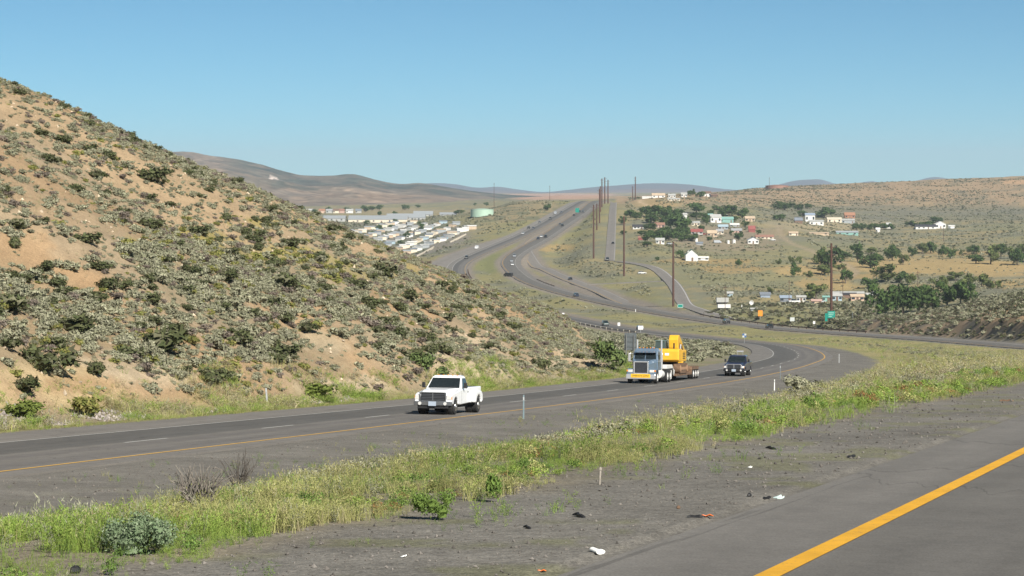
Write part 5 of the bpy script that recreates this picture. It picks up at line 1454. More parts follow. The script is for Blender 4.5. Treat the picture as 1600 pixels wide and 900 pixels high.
# the upper works face backward on the trailer: counterweight toward the truck (+x)
bm = bmesh.new(); prism(bm, [(.6, 1.0), (1.95, 1.0), (2.25, 1.15), (2.25, 1.95), (2.1, 2.12), (.6, 2.12)], -1.32, 1.32); bm_obj("counterweight", bm, yellow_paint, ex, bevel=.09, seg=3)
bm = bmesh.new(); box(bm, -1.6, .62, .30, 1.33, 1.02, 2.02); box(bm, -.6, .62, -1.33, .30, 1.02, 2.05); bm_obj("engine_house", bm, yellow_paint, ex, bevel=.06)
bm = bmesh.new(); loft(bm, [cring(1.0, -.62, -2.1, .48), cring(1.9, -.60, -2.16, .48), cring(2.72, -.66, -1.85, .44)])
for v in bm.verts: v.co.y -= .82
cb = bm_obj("cab", bm, mat("cab_dark", (.05,.075,.075), .3), ex, bevel=.05)
bm = bmesh.new(); box(bm, -1.95, -.58, -1.28, -.36, 2.725, 2.80); bm_obj("cab_roof", bm, mat("cab_roof_teal", (.12,.19,.19), .5), cb, bevel=.03)
bm = bmesh.new(); prism(bm, [(-1.3, 1.5), (-1.0, 2.2), (-.9, 2.9), (-1.3, 3.28), (-1.9, 3.30), (-3.2, 2.7), (-4.9, 1.9), (-5.0, 1.6), (-3.3, 2.25), (-2.0, 2.62), (-1.7, 2.3), (-1.75, 1.5)], -.12, .68); bm_obj("boom", bm, yellow_paint, ex, bevel=.05)
bm = bmesh.new(); prism(bm, [(-4.7, 2.1), (-5.3, 2.0), (-5.4, 1.2), (-4.6, .35), (-4.3, .5), (-4.9, 1.3)], .10, .52); bm_obj("stick", bm, yellow_paint, ex, bevel=.04)
bm = bmesh.new(); prism(bm, [(-4.7, .5), (-4.0, .62), (-3.6, .30), (-3.8, .05), (-4.5, .05)], -.25, .85); bm_obj("bucket", bm, rust_m, ex, bevel=.03)
bm = bmesh.new(); bar(bm, (-1.9, .68, 1.3), (-2.4, .68, 2.45), .07, 10); bar(bm, (-1.9, -.06, 1.3), (-2.4, -.06, 2.45), .07, 10); bm_obj("boom_cylinder", bm, chrome_m, ex)
bm = bmesh.new(); box(bm, 2.255, 2.27, .10, .45, 1.55, 1.75); box(bm, 2.255, 2.27, -.7, -.5, 1.30, 1.42); bm_obj("decal", bm, white_paint, ex)
bm = bmesh.new()
for z in (1.25, 1.4, 1.55, 1.7): box(bm, -.9, .35, 1.332, 1.345, z, z+.07)
bm_obj("louvres", bm, black_m, ex)
bm = bmesh.new()
for a, b_ in (((-1.5, 1.28, 2.02), (-1.5, 1.28, 2.5)), ((.3, 1.28, 2.02), (.3, 1.28, 2.5)), ((-1.5, 1.28, 2.5), (.3, 1.28, 2.5))): bar(bm, a, b_, .025, 6)
bm_obj("handrail", bm, black_m, ex)
bm = bmesh.new(); cyl(bm, (.3, .55, 2.3), (0, 0, 1), .07, .6, 10); bm_obj("exhaust_pipe", bm, black_m, ex)
bm = bmesh.new()
for y in (-.02, .58): bar(bm, (-1.5, y, 2.9), (-3.0, y, 2.85), .03, 6)
bm_obj("hoses", bm, black_m, ex)
place_on(SB, ex, s=s_back(9.0), t=-5.55, z=.62)
person("person", "driver in a tan shirt seen through the white pickup's side window", M_, (.15, .42, 1.0))

# distant cars: real size, one simple shape of body, glass and wheels
def car_mesh(kind, paint):
    bm = bmesh.new()
    if kind == 'suv':
        prism(bm, [(-2.3,.4),(-2.3,1.1),(2.0,1.1),(2.3,.95),(2.3,.4)], -.93, .93, 0); loft(bm, [cring(1.1, 1.1, -2.25, .9), cring(1.75, .4, -2.05, .74)], 1)
        box(bm, -1.95, .3, -.72, .72, 1.752, 1.80, 0); r = .38
    elif kind == 'van':
        prism(bm, [(-2.8,.4),(-2.8,2.1),(1.3,2.1),(2.1,1.3),(2.6,1.1),(2.6,.4)], -1.0, 1.0, 0); box(bm, 1.0, 1.9, -.85, .85, 1.4, 1.75, 1); r = .38
    elif kind == 'pickup':
        prism(bm, [(-2.8,.5),(-2.8,1.2),(2.3,1.15),(2.7,1.0),(2.7,.5)], -.95, .95, 0); loft(bm, [cring(1.18, 1.0, -.7, .88), cring(1.8, .3, -.5, .72)], 1); box(bm, -.45, .2, -.7, .7, 1.802, 1.85, 0); r = .39
    else:
        prism(bm, [(-2.3,.35),(-2.3,.95),(1.2,.95),(2.25,.75),(2.25,.35)], -.88, .88, 0); loft(bm, [cring(.95, .9, -1.9, .84), cring(1.40, .1, -1.2, .66)], 1); box(bm, -1.15, .05, -.64, .64, 1.402, 1.45, 0); r = .32
    for x in (-1.4, 1.4):
        for s in (-1, 1): cyl(bm, (x, s*.82, r), (0, 1, 0), r, .22, 12, mi=2)
    box(bm, 2.28 if kind != 'sedan' else 2.23, 2.33 if kind != 'pickup' else 2.72, -.75, .75, .62, .78, 3)
    me = bpy.data.meshes.new("car"); bmesh.ops.recalc_face_normals(bm, faces=bm.faces[:]); bm.to_mesh(me); bm.free()
    for m in (paint, glass_m, tyre_m, lamp_m): me.materials.append(m)
    return me
PAINT = {c: mat("car_paint_"+c, v, .3, .1, var=.03, coat=.5) for c, v in {'white': (.75,.75,.74), 'silver': (.42,.44,.46), 'black': (.02,.02,.022), 'navy': (.02,.03,.06), 'green': (.03,.065,.06), 'grey': (.12,.13,.14), 'red': (.25,.03,.03), 'teal': (.05,.13,.14), 'tan': (.30,.25,.19)}.items()}
CARS = {}
def far_car(rd, px_, t, Y0, Y1, kind, c, label, oncoming, group=None):
    if (kind, c) not in CARS: CARS[kind, c] = car_mesh(kind, PAINT[c])
    o = link(bpy.data.objects.new("suv" if kind == 'suv' else "van" if kind == 'van' else "pickup_truck" if kind == 'pickup' else "car", CARS[kind, c]))
    place_on(rd, o, s=s_at_px(rd, px_, t, Y0, Y1), t=t, oncoming=oncoming, z=.02)
    tag(o, label, {'suv': 'suv', 'van': 'van', 'pickup': 'pickup truck', 'sedan': 'car'}[kind], group)
gs_, gn_ = "cars far off on the southbound side", "cars far off on the northbound side"
far_car(SB, 946, -5.5, 700, 940, 'suv', 'green', "dark green SUV passing the guardrail on the southbound bend", True, gs_)
far_car(SB, 1000, -2.0, 650, 850, 'sedan', 'grey', "dark grey car beside the white sign on the southbound bend", True, gs_)
far_car(SB, 711, -9.0, 1240, 1430, 'sedan', 'teal', "teal car in the far right lane just above the hillside edge", True, gs_)
far_car(SB, 729, -5.5, 1380, 1520, 'suv', 'black', "black car entering the far southbound bend", True, gs_)
far_car(SB, 745, -13.0, 1400, 1650, 'van', 'white', "white van in the added lane left of the far southbound bend", True, gs_)
far_car(SB, 817, -5.5, 1560, 1900, 'sedan', 'white', "white car halfway down the far southbound descent", True, gs_)
far_car(SB, 826, -9.0, 1560, 1900, 'suv', 'black', "dark SUV just above the white car on the far descent", True, gs_)
far_car(SB, 833, -5.5, 1560, 1950, 'sedan', 'navy', "navy car second above the white car on the far descent", True, gs_)
far_car(SB, 843, -9.0, 1600, 2000, 'sedan', 'grey', "grey car in the middle of the upper far descent", True, gs_)
far_car(SB, 860, -5.5, 1700, 2200, 'suv', 'black', "black SUV leading a close pair near the southbound crest", True, gs_)
far_car(SB, 868, -9.0, 1700, 2200, 'van', 'silver', "silver van following a black SUV near the southbound crest", True, gs_)
far_car(SB, 877, -5.5, 1750, 2300, 'sedan', 'navy', "topmost dark car on the southbound descent", True, gs_)
far_car(NB, 1135, 2.0, 780, 920, 'suv', 'black', "black SUV with a pale roof glint on the northbound lanes, upper of two", False, gn_)
far_car(NB, 1202, 2.0, 700, 880, 'sedan', 'black', "black car on the northbound lanes nearest the green sign", False, gn_)
far_car(NB, 900, 2.0, 1050, 1200, 'suv', 'navy', "navy SUV alone on the northbound lanes below the ramp", False, gn_)
far_car(NB, 794, 5.5, 1270, 1400, 'sedan', 'white', "white car lowest of three in the far northbound bend", False, gn_)
far_car(NB, 798, 5.5, 1380, 1470, 'sedan', 'silver', "silver car in the middle of three in the far northbound bend", False, gn_)
far_car(NB, 804, 5.5, 1430, 1580, 'suv', 'silver', "silver SUV topmost of three in the far northbound bend", False, gn_)
far_car(NB, 841, 2.0, 1500, 1760, 'sedan', 'navy', "dark car lowest of a trio climbing the far northbound grade", False, gn_)
far_car(NB, 846, 2.0, 1560, 1800, 'sedan', 'white', "white car between two dark cars climbing the far northbound grade", False, gn_)
far_car(NB, 853, 5.5, 1560, 1850, 'suv', 'black', "dark SUV topmost of a trio climbing the far northbound grade", False, gn_)
far_car(NB, 875, 2.0, 1700, 2000, 'sedan', 'grey', "grey car behind a black one high on the northbound grade", False, gn_)
far_car(NB, 879, 5.5, 1700, 2050, 'suv', 'black', "black SUV ahead of a grey car high on the northbound grade", False, gn_)
far_car(NB, 897, 2.0, 1850, 2200, 'sedan', 'black', "black car alone near the top of the northbound grade", False, gn_)
far_car(NB, 906, 2.0, 1900, 2250, 'sedan', 'navy', "navy car lower of the last two below the northbound crest", False, gn_)
far_car(NB, 911, 5.5, 1950, 2300, 'suv', 'grey', "grey SUV upper of the last two below the northbound crest", False, gn_)
far_car(RAMP, 891, 0, 1150, 1350, 'sedan', 'black', "black car on the exit ramp", False)
far_car(FRONT, 956, 1.3, 1550, 1800, 'sedan', 'black', "dark car halfway along the straight frontage road", False)
far_car(FRONT, 949, -1.3, 1402, 1470, 'pickup', 'black', "dark pickup at the lower end of the frontage road", True)
def parked(px_, py_, ymin, rz, kind, c, label, cat):
    if (kind, c) not in CARS: CARS[kind, c] = car_mesh(kind, PAINT[c])
    o = link(bpy.data.objects.new("van" if kind == 'van' else "parked_car", CARS[kind, c])); o.location = on_ground(px_, py_, ymin); o.rotation_euler = (0, 0, rz); tag(o, label, cat, "vehicles parked in the valley")
parked(1003, 428, 1150, .3, 'sedan', 'white', "white car on the verge beside the curved local road", "car")
parked(794, 432, 1180, 2.4, 'van', 'black', "dark van standing on the inner edge of the far northbound bend", "van")
parked(1240, 474, 950, .4, 'pickup', 'white', "white pickup among the junk of the compound", "pickup truck")
parked(1262, 476, 950, 1.4, 'sedan', 'tan', "tan car in front of the compound houses", "car")
parked(1283, 473, 950, .8, 'sedan', 'silver', "silver car by the compound's round tree", "car")
parked(1046, 382, 1400, .8, 'sedan', 'silver', "silver car at the foot of the village grove", "car")
parked(1121, 380, 1500, .2, 'van', 'silver', "silver van by the village tanks", "van")
parked(1100, 367, 1500, .2, 'sedan', 'red', "red car beside the red-roofed house", "car")
parked(1207, 376, 1500, .5, 'sedan', 'white', "white car right of the long red roof", "car")

# ------------------------------------------------------------------ poles, signs, guardrails
wood_m = mat("pole_wood", (.085,.040,.027), .9, var=.2, scale=2)
grey_steel = mat("galvanised_steel", (.42,.43,.43), .5, .5, var=.1)
sign_green = mat("sign_green", (.0,.21,.16), .45, var=.05)
sign_white = mat("sign_white", (.78,.78,.76), .5, var=.04)
sign_orange = mat("sign_orange", (.78,.26,.02), .5, var=.05)
sign_blue = mat("sign_blue", (.05,.13,.32), .5, var=.05)
sign_back = mat("sign_back", (.15,.17,.18), .55, .2, var=.08)
def pole(px_, Y, top, label, arms=True, r=.30, base=None):
    X = (px_-800)/F*Y; Z = float(zg(X, Y)); H = (HZ-top)/F*Y-Z
    e = empty("utility_pole", (X, Y, Z-.3), 0, label, "utility pole", "tall wooden poles along the frontage road")
    bm = bmesh.new(); bar(bm, (0, 0, 0), (0, 0, H+.3), r*1.3, 10, r*.95); bm_obj("pole", bm, wood_m, e, smooth=False)
    if arms:
        for k, z in enumerate((H-1.2, H-3.6)):
            bm = bmesh.new(); box(bm, -1.5+.4*k, 1.5-.4*k, -.07, .07, z, z+.16); a_ = bm_obj("crossarm", bm, wood_m, e)
            bm = bmesh.new()
            for x in (-1.35+.4*k, 1.35-.4*k): cyl(bm, (x, 0, z+.32), (0, 0, 1), .07, .34, 8)
            bm_obj("insulators", bm, sign_back, a_)
    return e
for px_, Y, top, lb, r in ((1299,800,380,"tall reddish wooden pole behind the green sign, nearest of the pole line",.36),(1052,1010,378,"tall wooden pole beside the lower end of the curved local road",.38),
        (975,1250,338,"tall wooden pole standing right of the frontage road",.40),(927.5,1420,320,"tall wooden pole left of the frontage road, nearest on that side",.42),
        (932.5,1690,318,"shorter wooden pole just behind the nearest one left of the frontage road",.40),(936.7,1780,295,"wooden pole third in the left row beside the frontage road",.42),
        (938,1930,291,"wooden pole fourth in the left row beside the frontage road",.44),(940.5,2060,279,"wooden pole fifth in the left row, leaning on the skyline",.46),
        (945,2200,277,"highest wooden pole on the crest left of the frontage road",.48),(950,2260,281,"last wooden pole on the crest at the frontage road's left edge",.48)):
    pole(px_, Y, top, lb, True, r)
pole(992.7,2420,276,"wooden pole on the skyline right of the frontage road, taller of the pair",True,.46)
pole(988.5,2480,291,"wooden pole on the skyline right of the frontage road, shorter of the pair",True,.36)
for px_, Y, top, lb in ((759,2010,336,"short pale pole in front of the green water tank"),(1133,960,446,"thin pole beside the white box trailers"),(1233,1010,438,"thin pole by the compound's dark sheds"),
        (1317,1060,437,"thin pole behind the compound's light blue house"),(1434,1100,423,"thin reddish pole above the dark grove"),(1474,1800,352,"thin pole under the farmhouses on the right"),
        (1202,3200,277,"thin mast beside the brown tank on the mesa rim"),(1332,760,488,"thin post right of the green sign"),(772,2500,286,"faint pole on the skyline above the water tank"),(859,2700,290,"faint pole on the skyline left of the crest")):
    X = (px_-800)/F*Y; Z = float(zg(X, Y)); H = (HZ-top)/F*Y-Z
    bm = bmesh.new(); bar(bm, (0, 0, -.2), (0, 0, H), .07+.06*Y/1000, 8, .05+.045*Y/1000)
    if Y > 900: box(bm, -.8, .8, -.06, .06, H-.9, H-.74)
    o = bm_obj("power_pole", bm, sign_back if "pale" in lb or Y < 800 else wood_m); o.location = (X, Y, Z); tag(o, lb, "pole")

def sign(name, px_, py_, w_, h_, m, label, ymin=None, pos=None, posts=1, back=None, post_h=None, yaw=0.0, edge=None):
    """py_ = foot of the post; w_,h_ in photo pixels at that distance"""
    X, Y, Z = on_ground(px_, py_, ymin) if pos is None else pos
    k = Y/F; w, h = w_*k, h_*k
    ph = post_h*k if post_h else h*1.9
    e = empty(name, (X, Y, Z-.1), yaw, label, "sign")
    bm = bmesh.new(); box(bm, -w/2, w/2, -.03, .03, ph-h+.1, ph+.1); p = bm_obj("panel", bm, m, e, bevel=.012)
    if edge is not None:
        bm = bmesh.new(); t = h*.06
        for a in ((-w/2+t, w/2-t, ph-t*2+.1, ph-t+.1), (-w/2+t, w/2-t, ph-h+t+.1, ph-h+2*t+.1)): box(bm, a[0], a[1], -.045, -.032, a[2], a[3])
        for x in (-w/2+t, w/2-2*t): box(bm, x, x+t, -.045, -.032, ph-h+t+.1, ph-t+.1)
        bm_obj("border", bm, edge, p)
    for q in range(posts):
        x = 0 if posts == 1 else (-w*.33 if q == 0 else w*.33)
        bm = bmesh.new(); box(bm, x-.05, x+.05, .032, .12, 0, ph); bm_obj("post", bm, grey_steel if posts == 1 else wood_m, e)
    return e
# green guide sign with its narrow tab, in front of the nearest tall pole
X, Y = (1298-800)/F*770, 770.0; Z = float(zg(X, Y))
e = empty("guide_sign", (X, Y, Z), .25, "green guide sign with a dropped side panel at the foot of the tall pole", "sign")
bm = bmesh.new(); box(bm, -1.1, 1.5, -.04, .04, 1.3, 3.6); p = bm_obj("panel", bm, sign_green, e, bevel=.05)
bm = bmesh.new(); box(bm, -2.0, -1.12, -.04, .04, .3, 2.9); bm_obj("side_panel", bm, sign_green, e, bevel=.04)
bm = bmesh.new()
for a in ((-.8, 1.2, 2.9, 3.15), (-.8, .9, 2.3, 2.55), (-.8, .4, 1.7, 1.95)): box(bm, a[0], a[1], -.06, -.042, a[2], a[3])
bm_obj("legend_bars", bm, mat("sign_legend", (.25,.45,.38), .5), p)
for x in (-.7, 1.1):
    bm = bmesh.new(); box(bm, x-.09, x+.09, .05, .2, -.2, 3.4); bm_obj("post", bm, wood_m, e)
sign("guide_sign", 1063, 483, 9, 6, sign_green, "small green sign at the foot of the pole by the local road", 930, posts=2, post_h=8, edge=sign_white)
sign("guide_sign", 902, 336, 6, 7, sign_green, "distant green sign near the northbound crest", 1900, posts=2, post_h=11)
sign("construction_sign", 1188, 499, 7, 9, sign_orange, "orange construction sign beside the northbound lanes", 800, post_h=14)
sign("road_sign", 1238, 505, 7, 6, mat("sign_pale_grey", (.50,.53,.52), .5), "pale grey sign in the scrub right of the orange sign", 780, post_h=9)
sign("road_sign", 1272, 511, 3.5, 4, sign_white, "small white sign left of the green guide sign", 740, post_h=9)
sign("road_sign", 1001, 520, 8, 6, sign_white, "white rectangular sign beside the southbound bend", 700, post_h=11)
sign("road_sign", 967, 512, 4, 5, sign_white, "small white sign behind the guardrail on the southbound bend", 780, post_h=8)
sign("road_sign", 880, 503, 4, 7, sign_white, "tall narrow white sign at the left end of the guardrail", 860, post_h=14)
sign_pg = mat("sign_pale_grey", (.50,.53,.52), .5)
# route-marker cluster seen beyond the dark pickup
X, Y = (1163-800)/F*520, 520.0; Z = float(zg(X, Y))
e = empty("route_marker", (X, Y, Z), 0, "cluster of four small blue and white route markers on one post", "sign")
bm = bmesh.new(); bar(bm, (0, 0, -.2), (0, 0, 2.6), .04, 8); bm_obj("post", bm, grey_steel, e)
for x, z, m in ((-.28, 2.05, sign_blue), (.28, 2.05, sign_pg), (-.28, 1.6, sign_pg), (.28, 1.6, sign_blue)):
    bm = bmesh.new(); box(bm, x*.8-.2, x*.8+.2, -.06, -.045, z-.19, z+.19); bm_obj("panel", bm, m, e)
# big sign seen from behind, left of the truck
X, Y = (985-800)/F*236, 236.0; Z = float(zg(X, Y))
e = empty("road_sign", (X, Y, Z), -.35, "grey back of a large road sign on two posts left of the blue truck", "sign")
bm = bmesh.new(); box(bm, -.62, .62, -.02, .02, 1.35, 3.05); p = bm_obj("panel", bm, sign_back, e, bevel=.01)
bm = bmesh.new()
for z in (1.7, 2.2, 2.7): box(bm, -.6, .6, -.06, -.022, z-.03, z+.03)
bm_obj("stiffeners", bm, sign_back, p)
for x in (-.4, .4):
    bm = bmesh.new(); box(bm, x-.04, x+.04, -.13, -.062, -.3, 2.9); bm_obj("post", bm, mat("dull_steel", (.22,.23,.23), .6, .3), e)
# delineator posts
refl = mat("reflector", (.40,.42,.42), .4, .1)
blue_grey = mat("post_blue_grey", (.16,.22,.24), .55, .2)
def delineator(px_, py_, h_, label, m, ymin, wdt=.09, tilt=0.0, name="marker_post"):
    X, Y, Z = on_ground(px_, py_, ymin); H = h_*Y/F
    e = empty(name, (X, Y, Z-.05), .2, label, "marker post"); e.rotation_euler[1] = tilt
    bm = bmesh.new(); prism(bm, [(-wdt/2, 0), (wdt/2, 0), (wdt/2, H+.05), (-wdt*.3, H+.05)], -.012, .012); bar(bm, (0, .02, 0), (0, .02, H), .02, 6); bm_obj("post", bm, m, e)
    bm = bmesh.new(); box(bm, -wdt*.4, wdt*.4, -.03, -.014, H*.82, H*.95); bm_obj("reflector", bm, refl, e)
delineator(818, 655, 38, "blue-grey marker post on the median gravel right of the white pickup", blue_grey, 80, .085)
delineator(418, 637, 31, "grey marker post leaning slightly at the hillside foot", grey_steel, 100, .10, -.08)
delineator(1210, 610, 17, "white marker post at the back edge of the verge grass", sign_white, 90, .075)
delineator(1219, 592, 22, "thin dark marker post beside the yellow line of the bend", sign_back, 205, .08)
delineator(1311, 567, 14, "thin pale marker post outside the bend", grey_steel, 270, .10)
delineator(1136, 498, 5, "white marker post by the northbound lanes below the local road", sign_white, 840, .25)
delineator(993, 487, 4, "tiny white marker post on the northbound edge", sign_white, 900, .25)
delineator(1159, 480, 4, "white marker post at the end of the local road", sign_white, 900, .25)
delineator(884, 501, 7, "pale marker post just right of the guardrail's left end", sign_white, 850, .25)
X, Y, Z = on_ground(937, 757, 15)
bm = bmesh.new(); prism(bm, [(-.008, -.05), (.008, -.05), (.009, .16), (-.008, .17)], -.005, .005); box(bm, -.013, .013, -.010, -.006, .135, .16)
o = bm_obj("survey_stake", bm, mat("weathered_wood", (.28,.25,.21), .9, var=.25, scale=30)); o.location = (X, Y, Z); o.rotation_euler = (0, .05, .3); tag(o, "weathered wooden survey stake at the gravel edge", "stake")
# guardrails with each post its own part
def guardrail(rd, t, s0, s1, label, rail_m, post_m, step=8.0, h=.75):
    e = empty("guardrail", tuple(rd.at(s0, t)), 0, label, "guardrail")
    ss = np.arange(s0, s1, 4.0); P = rd.at(ss, t); O = np.array(e.location)
    def gz(P): return np.maximum(zg(P[:, 0], P[:, 1]), P[:, 2]-.25)
    z = gz(P); V = []; Q = []
    n = rd.at(ss, t+.10)-P
    for k in range(len(ss)):
        for dz_, off in ((h-.33, 0), (h-.24, .6), (h-.16, 0), (h-.08, .6), (h, 0)):
            V.append([P[k, 0]+n[k, 0]*off-O[0], P[k, 1]+n[k, 1]*off-O[1], z[k]+dz_-O[2]])
    for k in range(len(ss)-1):
        for q in range(4): Q.append([k*5+q, k*5+q+1, k*5+q+6, k*5+q+5])
    o = np_obj("rail", V, Q, rail_m, parent=e, quads=True)
    sol_ = o.modifiers.new("solid", 'SOLIDIFY'); sol_.thickness = .02
    for s in np.arange(s0+1, s1, step):
        p = rd.at(s, t-.12); zz = max(float(zg(p[0], p[1])), p[2]-.25)
        bm = bmesh.new(); box(bm, -.09, .09, -.09, .09, -1.0, h+.08); q = bm_obj("post", bm, post_m, e); q.location = (p[0]-O[0], p[1]-O[1], zz-O[2])
tan_rail = mat("tan_rail", (.33,.26,.18), .7, .1, var=.2); pale_post = mat("pale_post", (.58,.52,.42), .8, var=.15)
guardrail(SB, -12.2, SB.s_of_Y(715), SB.s_of_Y(935), "tan guardrail with pale posts along the southbound bend", tan_rail, pale_post, 11.5)
guardrail(NB, 12.0, NB.s_of_Y(690), NB.s_of_Y(940), "long dark guardrail along the outer edge of the northbound lanes", rust_m, wood_m, 12)
guardrail(NB, 9.6, NB.s_of_Y(1215), NB.s_of_Y(1275), "short dark guardrail between the northbound lanes and the ramp", rust_m, wood_m, 8)
guardrail(SB, 1.9, SB.s_of_Y(1290), SB.s_of_Y(1385), "dark guardrail on the inner edge of the far southbound bend", rust_m, wood_m, 8)

# ------------------------------------------------------------------ buildings
win_m = mat("window_glass", (.03,.04,.05), .1, var=.1)
PAL = {'white': (.66,.65,.62), 'cream': (.66,.58,.45), 'tan': (.48,.37,.26), 'aqua': (.20,.37,.33), 'ltblue': (.31,.40,.45), 'red': (.25,.07,.06), 'brown': (.16,.10,.07), 'dark': (.045,.045,.05), 'grey': (.30,.30,.30),
       'slate': (.17,.19,.22), 'green': (.05,.13,.10), 'orange': (.32,.16,.095), 'peach': (.50,.36,.27), 'pale': (.38,.38,.36), 'rust': (.27,.145,.105), 'bluegrey': (.24,.29,.36), 'pinkish': (.45,.30,.25), 'lightgrey': (.30,.32,.33)}
def bm_(c): return mat("paint_"+c, PAL[c], .7, var=.08, scale=.7)
def house(px_, py_, w_, hw_, hr_, wall, roof, label, ymin, deep=.7, yaw=0.0, gable='x', wins=2, door=True, cat="house", name="house", group=None, pos=None, gap=None):
    """w_ wall width, hw_ wall height, hr_ roof rise, all in photo pixels at its distance; gable 'y' shows the gable to the camera"""
    X, Y, Z = on_ground(px_, py_, ymin) if pos is None else pos
    k = Y/F; W, Hh, Rr = w_*k, hw_*k, hr_*k; Dp = W*deep
    e = empty(name, (X, Y+Dp/2, Z-.1), yaw, label, cat, group)
    a, d = W/2, Dp/2; Hh += .1
    bm = bmesh.new()
    if gable == 'x':
        prism(bm, [(-d, -.6), (d, -.6), (d, Hh), (0, Hh+Rr-.05), (-d, Hh)], -a, a, axis='x')
    else:
        prism(bm, [(-a, -.6), (a, -.6), (a, Hh), (0, Hh+Rr-.05), (-a, Hh)], -d, d, axis='y')
    bm_obj("wall", bm, bm_(wall), e)
    o_ = .35; t = .16
    bm = bmesh.new()
    h2 = d if gable == 'x' else a; sl = Rr/h2
    L = (a if gable == 'x' else d)+o_
    for s in (-1, 1):
        pr = [(0, Hh+Rr), (s*(h2+o_), Hh-sl*o_), (s*(h2+o_), Hh-sl*o_+t), (0, Hh+Rr+t)]
        prism(bm, pr, -L, L, axis='x' if gable == 'x' else 'y')
    bm_obj("roof", bm, bm_(roof), e)
    fy = -d
    if wins:
        xs = np.linspace(-a*.68, a*.68, wins+(1 if door else 0))
        for q, x in enumerate(xs):
            isd = door and q == len(xs)//2
            wd = .5 if isd else min(.75, a*.25); z0, z1 = (0.1, min(2.1, Hh*.85)) if isd else (Hh*.36, Hh*.76)
            bm = bmesh.new(); box(bm, x-wd, x+wd, fy-.05, fy-.012, z0, z1); bm_obj("door" if isd else "window", bm, bm_('brown') if isd else win_m, e)
    return e
gv = "houses of the village right of the frontage road"
# village
house(1000,358,22,4,3,'white','dark',"long white ranch house with a dark roof behind the village grove",1450,.5,wins=3,group=gv)
house(1031,356,15,5,3,'pinkish','rust',"pinkish house with a rust roof between the village trees",1450,.6,group=gv)
house(1002,375,9,4,2,'red','rust',"small red shed at the left edge of the village grove",1400,.7,wins=0,group=gv,name="shed",cat="shed")
house(1031.5,381,13,6,3,'white','pale',"small white house in front of the village grove",1400,.7,group=gv)
house(1089,366,18,4,4,'pale','red',"low house with a bright red roof right of the grove",1480,.6,group=gv)
house(1113,370,15,6,4,'tan','tan',"tan house right of the red-roofed house",1480,.7,group=gv)
house(1125,366,11,5,3,'cream','grey',"cream house with a grey roof behind the tan house",1520,.7,group=gv)
house(1135,348,22,6,3,'aqua','aqua',"aqua green metal barn among the village trees",1600,.5,wins=1,group=gv,name="barn",cat="barn")
house(1118,348,17,9,4,'white','pale',"tall white house left of the aqua barn",1600,.6,yaw=.15,group=gv)
house(1087,353,13,5,2,'cream','pale',"cream bungalow behind the village grove",1550,.6,group=gv)
house(1070.5,341,6,6,2,'white','pale',"small white cottage above the village grove",1650,.8,wins=1,door=False,group=gv)
house(1130,358,15,4,3,'lightgrey','ltblue',"low house with a light blue roof in the village",1560,.6,group=gv)
house(1151,364,16,4,3,'pinkish','grey',"pinkish low house with a grey roof right of the blue roof",1500,.6,group=gv)
house(1175,363,10,5,5,'red','red',"red barn at the right end of the village",1540,.8,wins=0,group=gv,name="barn",cat="barn")
house(1177,381,17,6,4,'white','bluegrey',"white house with a dark central door at the village's right front",1450,.7,gable='y',wins=2,group=gv)
house(1195,373,28,3,3,'cream','rust',"long low house with a rust red roof right of the village",1480,.4,wins=3,group=gv)
house(1172,346,15,5,3,'tan','tan',"tan house with a gable below the hillside track",1650,.7,group=gv)
house(1110,341,8,4,3,'ltblue','aqua',"small house with a turquoise roof above the white house",1700,.7,wins=1,door=False,group=gv)
house(1093,383,10,3,2,'grey','slate',"low grey shed behind the white round tank",1400,.6,wins=0,group=gv,name="shed",cat="shed")
house(1148,354,14,3,2,'lightgrey','white',"white-roofed workshop behind the pinkish house",1600,.6,wins=1,group=gv)
# tanks
def tank(px_, py_, w_, h_, m, label, ymin, dome=.12, seg=32, cat="tank", pos=None, name="tank"):
    X, Y, Z = on_ground(px_, py_, ymin) if pos is None else pos
    r = w_*Y/F/2; h = h_*Y/F
    e = empty(name, (X, Y+r, Z), 0, label, cat)
    bm = bmesh.new(); cyl(bm, (0, 0, h/2-.3), (0, 0, 1), r, h+.6, seg); bm_obj("shell", bm, m, e)
    bm = bmesh.new(); cyl(bm, (0, 0, h+r*dome/2), (0, 0, 1), r*1.01, r*dome, seg, r*.25); bm_obj("roof", bm, m, e)
    bm = bmesh.new(); cyl(bm, (0, 0, h+.02), (0, 0, 1), r*1.015, .25, seg); bm_obj("rim", bm, m, e)
tank(753, 338, 36, 10.5, mat("tank_green", (.38,.52,.41), .5, var=.05, scale=.3), "large pale green water tank on the knoll beyond the mobile homes", 1950, .09, 48, "water tank", name="water_tank")
tank(1216, 294, 36, 4, bm_('rust'), "rust brown reservoir tank on the mesa rim", 2900, .08, 40, "water tank", name="water_tank")
tank(1147, 381, 5.5, 6, bm_('white'), "white round tank beside the white house with the dark door", 1450, .3)
tank(1138, 381, 4.5, 5, bm_('white'), "smaller white round tank left of another in the village", 1450, .3)
tank(1088, 378, 5, 5, bm_('white'), "white round tank at the right end of the village grove", 1400, .3)
